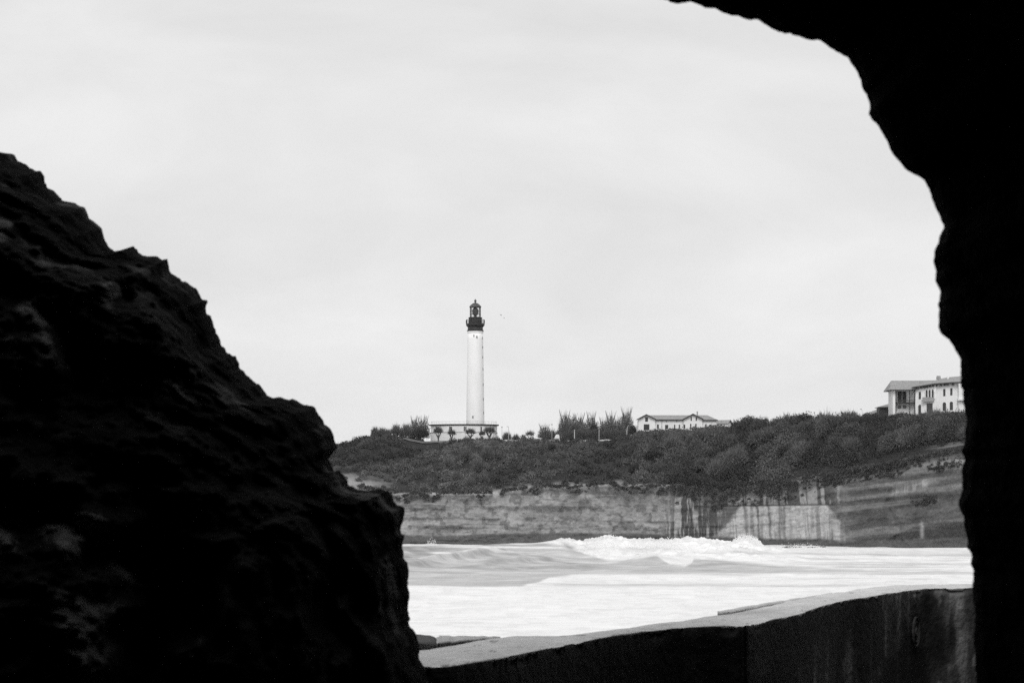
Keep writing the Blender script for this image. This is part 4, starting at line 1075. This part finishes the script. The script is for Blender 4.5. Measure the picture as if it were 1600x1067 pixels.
# loggia wing
lw = MB(); lw.box(X_(1396.6), X_(1432), 4.2, 10.5, 0, Z_(608.6))
lw.box(X_(1396.6), X_(1400.6), 2.0, 4.197, 0, Z_(608.6))
lw.build('loggia_wall', M['render'], villa)
MB().box(X_(1406.2), X_(1419.6), 4.06, 4.195, Z_(629), Z_(610.5)).build('loggia_door', M['dark_wood'], villa)
mu_ = MB()
for p in (1412.9,): mu_.box(X_(p) - .12, X_(p) + .12, 4.0, 4.055, Z_(629), Z_(610.5))
mu_.build('door_post', M['stone'], villa)
bl = MB().box(X_(1400.6), X_(1432), 1.9, 4.05, Z_(629.6), Z_(628.0)).build('balcony', M['dark_wood'], villa)
rl = MB().box(X_(1400.6), X_(1432), 1.95, 2.05, Z_(624.6), Z_(624.0))
for p in np.arange(1401.5, 1432, 1.05): rl.box(X_(p) - .035, X_(p) + .035, 1.97, 2.03, Z_(628.0), Z_(624.6))
rl.build('balustrade', M['dark_wood'], bl)
for p in (1401.6, 1423.2, 1431.2):
    MB().box(X_(p) - .10, X_(p) + .10, 1.9, 2.1, 0, Z_(628.0)).box(X_(p) - .10, X_(p) + .10, 1.9, 2.1, Z_(628), Z_(609)).build('loggia_post', M['dark_wood'], villa)
for a in (1406.5, 1414.2):
    window(None, villa, X_(a), X_(a + 5.2), Z_(637), Z_(632), 4.2)
rf = MB()
zr_ = Z_(594.2) + 0.25; ze = Z_(608.2)
rf.slab([(X_(1390), 0.7, ze), (X_(1434), 0.7, ze), (X_(1470), 6.2, zr_), (X_(1397.5), 6.2, zr_)], .2)
rf.slab([(X_(1390), 12, ze), (X_(1390), 0.7, ze), (X_(1397.5), 6.2, zr_)], .2)
rf.slab([(X_(1470), 12, ze), (X_(1390), 12, ze), (X_(1397.5), 6.2, zr_), (X_(1470), 6.2, zr_)], .2)
rf.build('loggia_roof', M['tile'], villa)
MB().box(X_(1390.5), X_(1432), 0.62, 0.7, ze - .3, ze - .04).build('eaves_board', M['dark_wood'], villa)
# main block: two planes, the left one set back towards its left edge
wa = MB().add([(X_(1431.8), 1.6, 0), (X_(1463), 0, 0), (X_(1463), 10, 0), (X_(1431.8), 10, 0), (X_(1431.8), 1.6, Z_(605.5)), (X_(1463), 0, Z_(600.2)), (X_(1463), 10, Z_(600.2)), (X_(1431.8), 10, Z_(605.5))],
              [(0, 3, 2, 1), (4, 5, 6, 7), (0, 1, 5, 4), (1, 2, 6, 5), (2, 3, 7, 6), (3, 0, 4, 7)])
wa.build('wall', M['render'], villa)
MB().box(X_(1463) + .003, X_(1497), 0.5, 10, 0, Z_(598)).build('wall', M['render'], villa)
bay = MB().box(X_(1497) + .003, X_(1518), -1.2, 9, Z_(624.5), Z_(598.5)).box(X_(1497.5), X_(1510), -0.4, 9, 0, Z_(624.5) - .003)
bay.box(X_(1495.5), X_(1518.5), -1.5, 1.0, Z_(625.8), Z_(622.5)).build('bay', M['render'], villa)
def wya(p): return 1.6 * (1463 - p) / 31.2
# roof of the main block
ev = [(1424, 604.9, -0.4), (1434, 603.2, 0.2), (1446, 601.4, -0.5), (1459, 599.2, -1.0), (1472, 598.4, -0.8), (1486, 597.2, -0.9), (1520, 596.6, -2.0)]
rd = [(1436, 594.2, 5.5), (1444, 594.0, 5.5), (1455, 593.8, 5.5), (1466, 593.6, 5.5), (1476, 591, 5.8), (1486, 588.9, 6), (1520, 585.5, 6)]
evp = [(X_(p), y, Z_(q)) for p, q, y in ev]; rdp = [(X_(p), y, Z_(q) + .2) for p, q, y in rd]
rf = MB()
nE = len(evp)
th = .2
bkp = [(x, 12.0, z - 2.3) for x, y, z in rdp]
vs = evp + rdp + bkp + [(x, y, z - th) for x, y, z in evp] + [(x, y, z - th) for x, y, z in rdp] + [(x, y, z - th) for x, y, z in bkp]
fs = []
for i in range(nE - 1):
    for r0 in (0, 1):
        fs.append((r0 * nE + i, r0 * nE + i + 1, (r0 + 1) * nE + i + 1, (r0 + 1) * nE + i))
        o_ = 3 * nE
        fs.append((o_ + r0 * nE + i + 1, o_ + r0 * nE + i, o_ + (r0 + 1) * nE + i, o_ + (r0 + 1) * nE + i + 1))
    fs.append((i + 1, i, 3 * nE + i, 3 * nE + i + 1))
for i in (0, nE - 1):
    fs.append((i, nE + i, 4 * nE + i, 3 * nE + i)); fs.append((nE + i, 2 * nE + i, 5 * nE + i, 4 * nE + i))
rf.add(vs, fs)
roof = rf.build('roof', M['tile'], villa)
fb_ = MB()
for i in range(nE - 1):
    a, b_ = evp[i], evp[i + 1]
    fb_.add([(a[0], a[1] - .06, a[2] - .32), (b_[0], b_[1] - .06, b_[2] - .32), (b_[0], b_[1] - .06, b_[2] + .02), (a[0], a[1] - .06, a[2] + .02), (a[0], a[1] - .005, a[2] - .32), (b_[0], b_[1] - .005, b_[2] - .32), (b_[0], b_[1] - .005, b_[2] + .02), (a[0], a[1] - .005, a[2] + .02)],
            [(0, 1, 2, 3), (7, 6, 5, 4), (0, 4, 5, 1), (3, 2, 6, 7), (0, 3, 7, 4), (1, 5, 6, 2)])
fb_.build('eaves_board', M['dark_wood'], roof)
for p in (1433, 1440, 1444.5, 1449, 1453.5, 1458, 1463.5, 1470, 1476.5, 1481, 1489):
    zt = np.interp(p, [e_[0] for e_ in ev], [Z_(e_[1]) for e_ in ev]) - .2
    y1 = wya(p) if p < 1463 else 0.5
    MB().box(X_(p) - .22, X_(p) + .22, y1 - 0.85, y1 - 0.003, zt - .62, zt - .02).build('bracket', M['dark_wood'], villa)
MB().box(X_(1469), X_(1475), 5.3, 6.6, Z_(591), Z_(587.3)).box(X_(1469.4), X_(1474.6), 5.4, 6.5, Z_(587.3), Z_(585.6)).build('chimney', M['stone'], roof)
MB().box(X_(1483.6), X_(1486.4), 3.8, 4.6, Z_(593), Z_(587.4)).box(X_(1484.2), X_(1485.8), 3.95, 4.45, Z_(587.4), Z_(586.6)).build('chimney', M['pale'], roof)
MB().box(X_(1440.5), X_(1444), 3.0, 4.2, Z_(598), Z_(594.8)).build('skylight', M['stone'], roof)
window(None, villa, X_(1436.6), X_(1440), Z_(623), Z_(611.6), wya(1438) - .06, glass='shutter')
for a, b_, t_ in ((1447.2, 1449.8, 609), (1451.6, 1454.2, 608.6), (1456.2, 1458.9, 608.2)):
    window(None, villa, X_(a), X_(b_), Z_(623.4), Z_(t_), wya((a + b_) / 2) - .06, arched=True, glass='pane')
for p in (1446.2, 1450.7, 1455.2, 1459.9):
    MB().lathe([(.16, Z_(623)), (.12, Z_(622)), (.11, Z_(612)), (.17, Z_(611))], 10, c=(X_(p), wya(p) - .28)).build('colonnette', M['render'], villa, smooth=True)
bl = MB().box(X_(1440.4), X_(1459.4), -0.35, 0.5, Z_(627.2), Z_(625.0)).box(X_(1441), X_(1459), -0.3, -0.15, Z_(625), Z_(620.6)).build('balcony', M['stone'], villa)
window(None, villa, X_(1436), X_(1440.6), Z_(647), Z_(632), wya(1438) - .06, arched=True, name='arched_door')
MB().box(X_(1448.5), X_(1457.4), 0.2, 0.6, Z_(643.6), Z_(629.8)).build('garage_door', M['shutter'], villa)
for a, b_, z0, z1 in ((1474.2, 1477.6, 618.6, 607.4), (1485.2, 1488.6, 617.4, 606.2)):
    window(None, villa, X_(a), X_(b_), Z_(z0), Z_(z1), 0.5, glass='shutter')
for a, b_, z0, z1 in ((1473.4, 1478.6, 641.5, 628.2), (1484.4, 1489.4, 640.5, 627.2)):
    window(None, villa, X_(a), X_(b_), Z_(z0), Z_(z1), 0.5, arched=True, glass='shutter')
MB().lathe([(.16, 0), (.22, .1), (.18, .45), (.05, .55)], 10, c=(X_(1444.6), 0.4)).build('wall_lantern', M['pale'], villa).location = (0, 0, Z_(629.5))

# the two low tiled buildings left of the villa
for (p0, p1, top, eave, yb2, lab, k_) in ((1371.5, 1400, 628.6, 635.6, 742, 'low dark tiled outbuilding against the left side of the villa', 0), (1352, 1378, 639.8, 646.8, 752, 'lower tiled outbuilding farthest left of the villa, half hidden by shrubs', 1)):
    m_ = K * yb2; x0 = ((p0 + p1) / 2 - 800) * m_; z0 = ground_z((p0 + p1) / 2, yb2) - .6
    ob = empty('tiled_outbuilding', (x0, yb2, z0)); tag(ob, lab, 'building')
    hw = (p1 - p0) / 2 * m_
    ez = EYE + (HOR - eave) * m_ - z0; tz = EYE + (HOR - top) * m_ - z0
    MB().box(-hw + .5, hw - .2, 0.6, 6, 0, ez - .28).build('wall', M['shutter' if k_ == 0 else 'render'], ob)
    MB().slab([(-hw, 0, ez), (hw, 0, ez), (hw, 3.2, tz + .15), (hw * .55 if k_ else hw * .9, 3.2, tz + .15)], .14).slab([(-hw, 6.5, ez), (-hw, 0, ez), (hw * .55 if k_ else hw * .9, 3.2, tz + .15)], .14).slab([(hw, 6.5, ez), (-hw, 6.5, ez), (hw * .55 if k_ else hw * .9, 3.2, tz + .15), (hw, 3.2, tz + .15)], .14).build('roof', M['tile'], ob)
    MB().box(-hw + .05, hw, -0.06, -0.004, ez - .36, ez - .02).build('eaves_board', M['dark_wood'], ob)

# ==================================================================== SMALL THINGS
def lamp_post(px_, top, bot, Y, label, head, r=0.09, dark=False):
    m = K * Y; x = (px_ - 800) * m; z0 = EYE + (HOR - bot) * m - 0.6; h = (bot - top) * m + 0.6
    o = empty('lamp_post', (x, Y, z0)); tag(o, label, 'lamp post', 'lamp posts on the headland')
    MB().lathe([(r * 1.7, 0), (r * 1.6, .9), (r, 1.0), (r * .75, h)], 10).build('pole', M['pole'], o, smooth=True)
    if head == 'T':
        MB().box(-.55, .55, -.12, .12, h, h + .16).box(-.2, .2, -.1, .1, h + .16, h + .24).build('lamp_head', M['pale'], o)
    elif head == 'arm':
        MB().tube((0, 0, h - .1), (-.25, 0, h + .12), .05, seg=6).box(-.62, -.1, -.14, .14, h + .1, h + .24).build('lamp_head', M['stone'], o)
    elif head == 'cap':
        MB().lathe([(.07, h), (.2, h + .1), (.22, h + .3), (.05, h + .42)], 10).build('lamp_head', M['pole'], o, smooth=True)
    return o
lamp_post(726.8, 669, 688.5, 831, 'white pole with no arm before the middle of the lighthouse annex', 'cap', .12)
lamp_post(784.3, 668, 688.5, 831, 'pale plain pole just right of the lighthouse annex, nearer of two', 'cap', .09)
lamp_post(794.6, 667, 688.5, 831, 'lamp post with a small dark arm, second one right of the lighthouse annex', 'arm', .09)
lamp_post(862.4, 664, 690, 830, 'thin pale pole beside the white mound at the left of the grove', 'cap', .06)
lamp_post(897.6, 673, 690, 829.5, 'stout pale post standing before the tall trees of the grove', 'cap', .17)
lamp_post(936, 664.6, 690, 829.5, 'T-headed lamp post in the middle of the grove', 'T', .10)
lamp_post(995.4, 664.8, 681, 806, 'T-headed lamp post beside the left wall of the long house', 'T', .14)
lamp_post(1272.4, 645.5, 664, 747, 'pale pole rising out of the tree crowns right of the long house', 'cap', .12)
lamp_post(1347, 640, 660, 748, 'thin lamp post with a dark arm left of the tiled outbuildings', 'arm', .05)
# pale leaning trunk at the right of the grove
o = empty('dead_tree', P(979, 681, 832)); tag(o, 'pale bare leaning trunk at the right end of the grove', 'tree')
MB().tube((0, 0, -1), (.15, 0, 2.4), .20, .15).tube((.15, 0, 2.35), (.65, 0, 3.6), .13, .06).build('trunk', M['pole'], o)
# low kerb wall along the plateau edge
pp = np.arange(776, 990, 2.0)
Yk = lerp_tab(pp, TCd) - 0.4
zk = np.array([ground_z(a, b_) for a, b_ in zip(pp, Yk)])
xk = (pp - 800) * K * Yk
hk = 0.42 + 0.25 * (vn(pp * 0.15, pp * 0, seed=601) - .5)
n = len(pp)
V = np.concatenate([np.stack([xk, Yk, zk - .5], -1), np.stack([xk, Yk, zk + hk], -1), np.stack([xk, Yk + .35, zk + hk], -1), np.stack([xk, Yk + .35, zk - .5], -1)])
kb = link('kerb_wall', np_mesh('kerb_wall', V, [grid_faces(4, n)], M['pale'], smooth=False))
tag(kb, 'low pale kerb wall along the plateau edge between lighthouse and grove', 'wall')
# sandy path on the slope under the annex
pp = np.arange(630, 716, 2.0)
tc_ = lerp_tab(pp, [(630, .90), (650, .93), (690, .96), (716, 1.0)])
rows = []
for d in (-0.018, 0.0, 0.018):
    x, y, z = slope_point(pp, tc_ + d); rows.append(np.stack([x, y, z + .3 + (d + .018) * 4], -1))
tag(link('path', np_mesh('path', np.concatenate(rows), [grid_faces(3, len(pp))], M['path'])), kind='structure')
# white mound
def boulder(name, loc, s, mat, seed, flat=1.0):
    r = np.random.default_rng(seed)
    th_ = np.linspace(0, math.pi, 14); ph = np.linspace(0, 2 * math.pi, 22, endpoint=False)
    T_, P_ = np.meshgrid(th_, ph, indexing='ij')
    d = np.stack([np.sin(T_) * np.cos(P_), np.sin(T_) * np.sin(P_), np.cos(T_)], -1).reshape(-1, 3)
    rr = 0.6 + 0.8 * fbm(d[:, 0] * 1.7 + seed, d[:, 1] * 1.7, d[:, 2] * 1.7 + 5, o=4, seed=seed)
    return link(name, np_mesh(name, d * rr[:, None] * np.array(s), [grid_faces(14, 22, wrap=True)], mat, np.full(len(d), .12), smooth=False), None, loc)
tag(boulder('white_mound', P(870.5, 685, 831), (.8, .6, 1.3), M['pale'], 3), 'small white stone mound beside the thin pole at the left of the grove', 'stone')
# rocks awash at the foot of the cliff
for i, (p, q_, Y, s, lb) in enumerate(((1236, 856.5, 684, (2.4, 1.6, .75), 'longest dark rock awash below the pale cliff slab'), (1250, 856.8, 686, (1.3, 1.2, .6), 'small dark rock at the right end of the longest rock awash'), (1271, 857, 682, (1.8, 1.3, .6), 'dark low rock awash right of the longest rock'), (1284, 855, 692, (1.2, 1.2, .6), 'rightmost small rock awash below the cliff'), (1086, 850.5, 655, (1.5, 1.0, .9), 'dark rock poking from the foam right of the breaker'))):
    x, y, z = P(p, q_, Y)
    tag(boulder('sea_rock', (x, y, z - .1), s, M['rock'], 20 + i), lb, 'rock', 'rocks awash at the cliff foot')
# two gulls
for (p, q_, s, lb) in ((782.5, 492.5, 1.0, 'gull in flight right of the lantern, the higher of two'), (787.5, 497, .8, 'gull in flight right of the lantern, the lower of two')):
    o = empty('seagull', P(p, q_, 760), R(25)); o.scale = (s, s, s); o.rotation_euler = (R(10), R(18), R(25)); tag(o, lb, 'bird', 'gulls beside the lighthouse')
    bd = MB().add([(-.32, 0, 0), (-.1, -.08, 0), (-.1, .08, 0), (-.1, 0, .08), (-.1, 0, -.08), (.2, -.06, 0), (.2, .06, 0), (.2, 0, .06), (.2, 0, -.06), (.42, 0, .01)],
                  [(0, 3, 1), (0, 2, 3), (0, 1, 4), (0, 4, 2), (1, 3, 7, 5), (3, 2, 6, 7), (2, 4, 8, 6), (4, 1, 5, 8), (9, 5, 7), (9, 7, 6), (9, 6, 8), (9, 8, 5)])
    bd.build('body', M['bird'], o, smooth=True)
    for sg in (-1, 1):
        MB().slab([(-.12, sg * .06, .03), (.12, sg * .06, .03), (.14, sg * .42, .22), (-.08, sg * .42, .22)][::sg], .02).slab([(-.08, sg * .42, .22), (.14, sg * .42, .22), (-.02, sg * .95, .12)][::sg], .015).build('wing', M['bird'], o)

# ------------------------------------------------------------------ sea air
hz = MB().box(-9000, 9000, -450, 3700, -4.5, 120).mesh('haze', bpy.data.materials.new('sea_air'))
hm = hz.materials[0]; hm.use_nodes = True
hn = hm.node_tree.nodes; hn.remove(hn['Principled BSDF'])
pv = hn.new('ShaderNodeVolumePrincipled')
pv.inputs['Color'].default_value = (0.9, 0.9, 0.9, 1); pv.inputs['Density'].default_value = 0.00003; pv.inputs['Anisotropy'].default_value = 0.2
hm.node_tree.links.new(pv.outputs[0], hn['Material Output'].inputs['Volume'])
tag(link('haze', hz), kind='stuff')
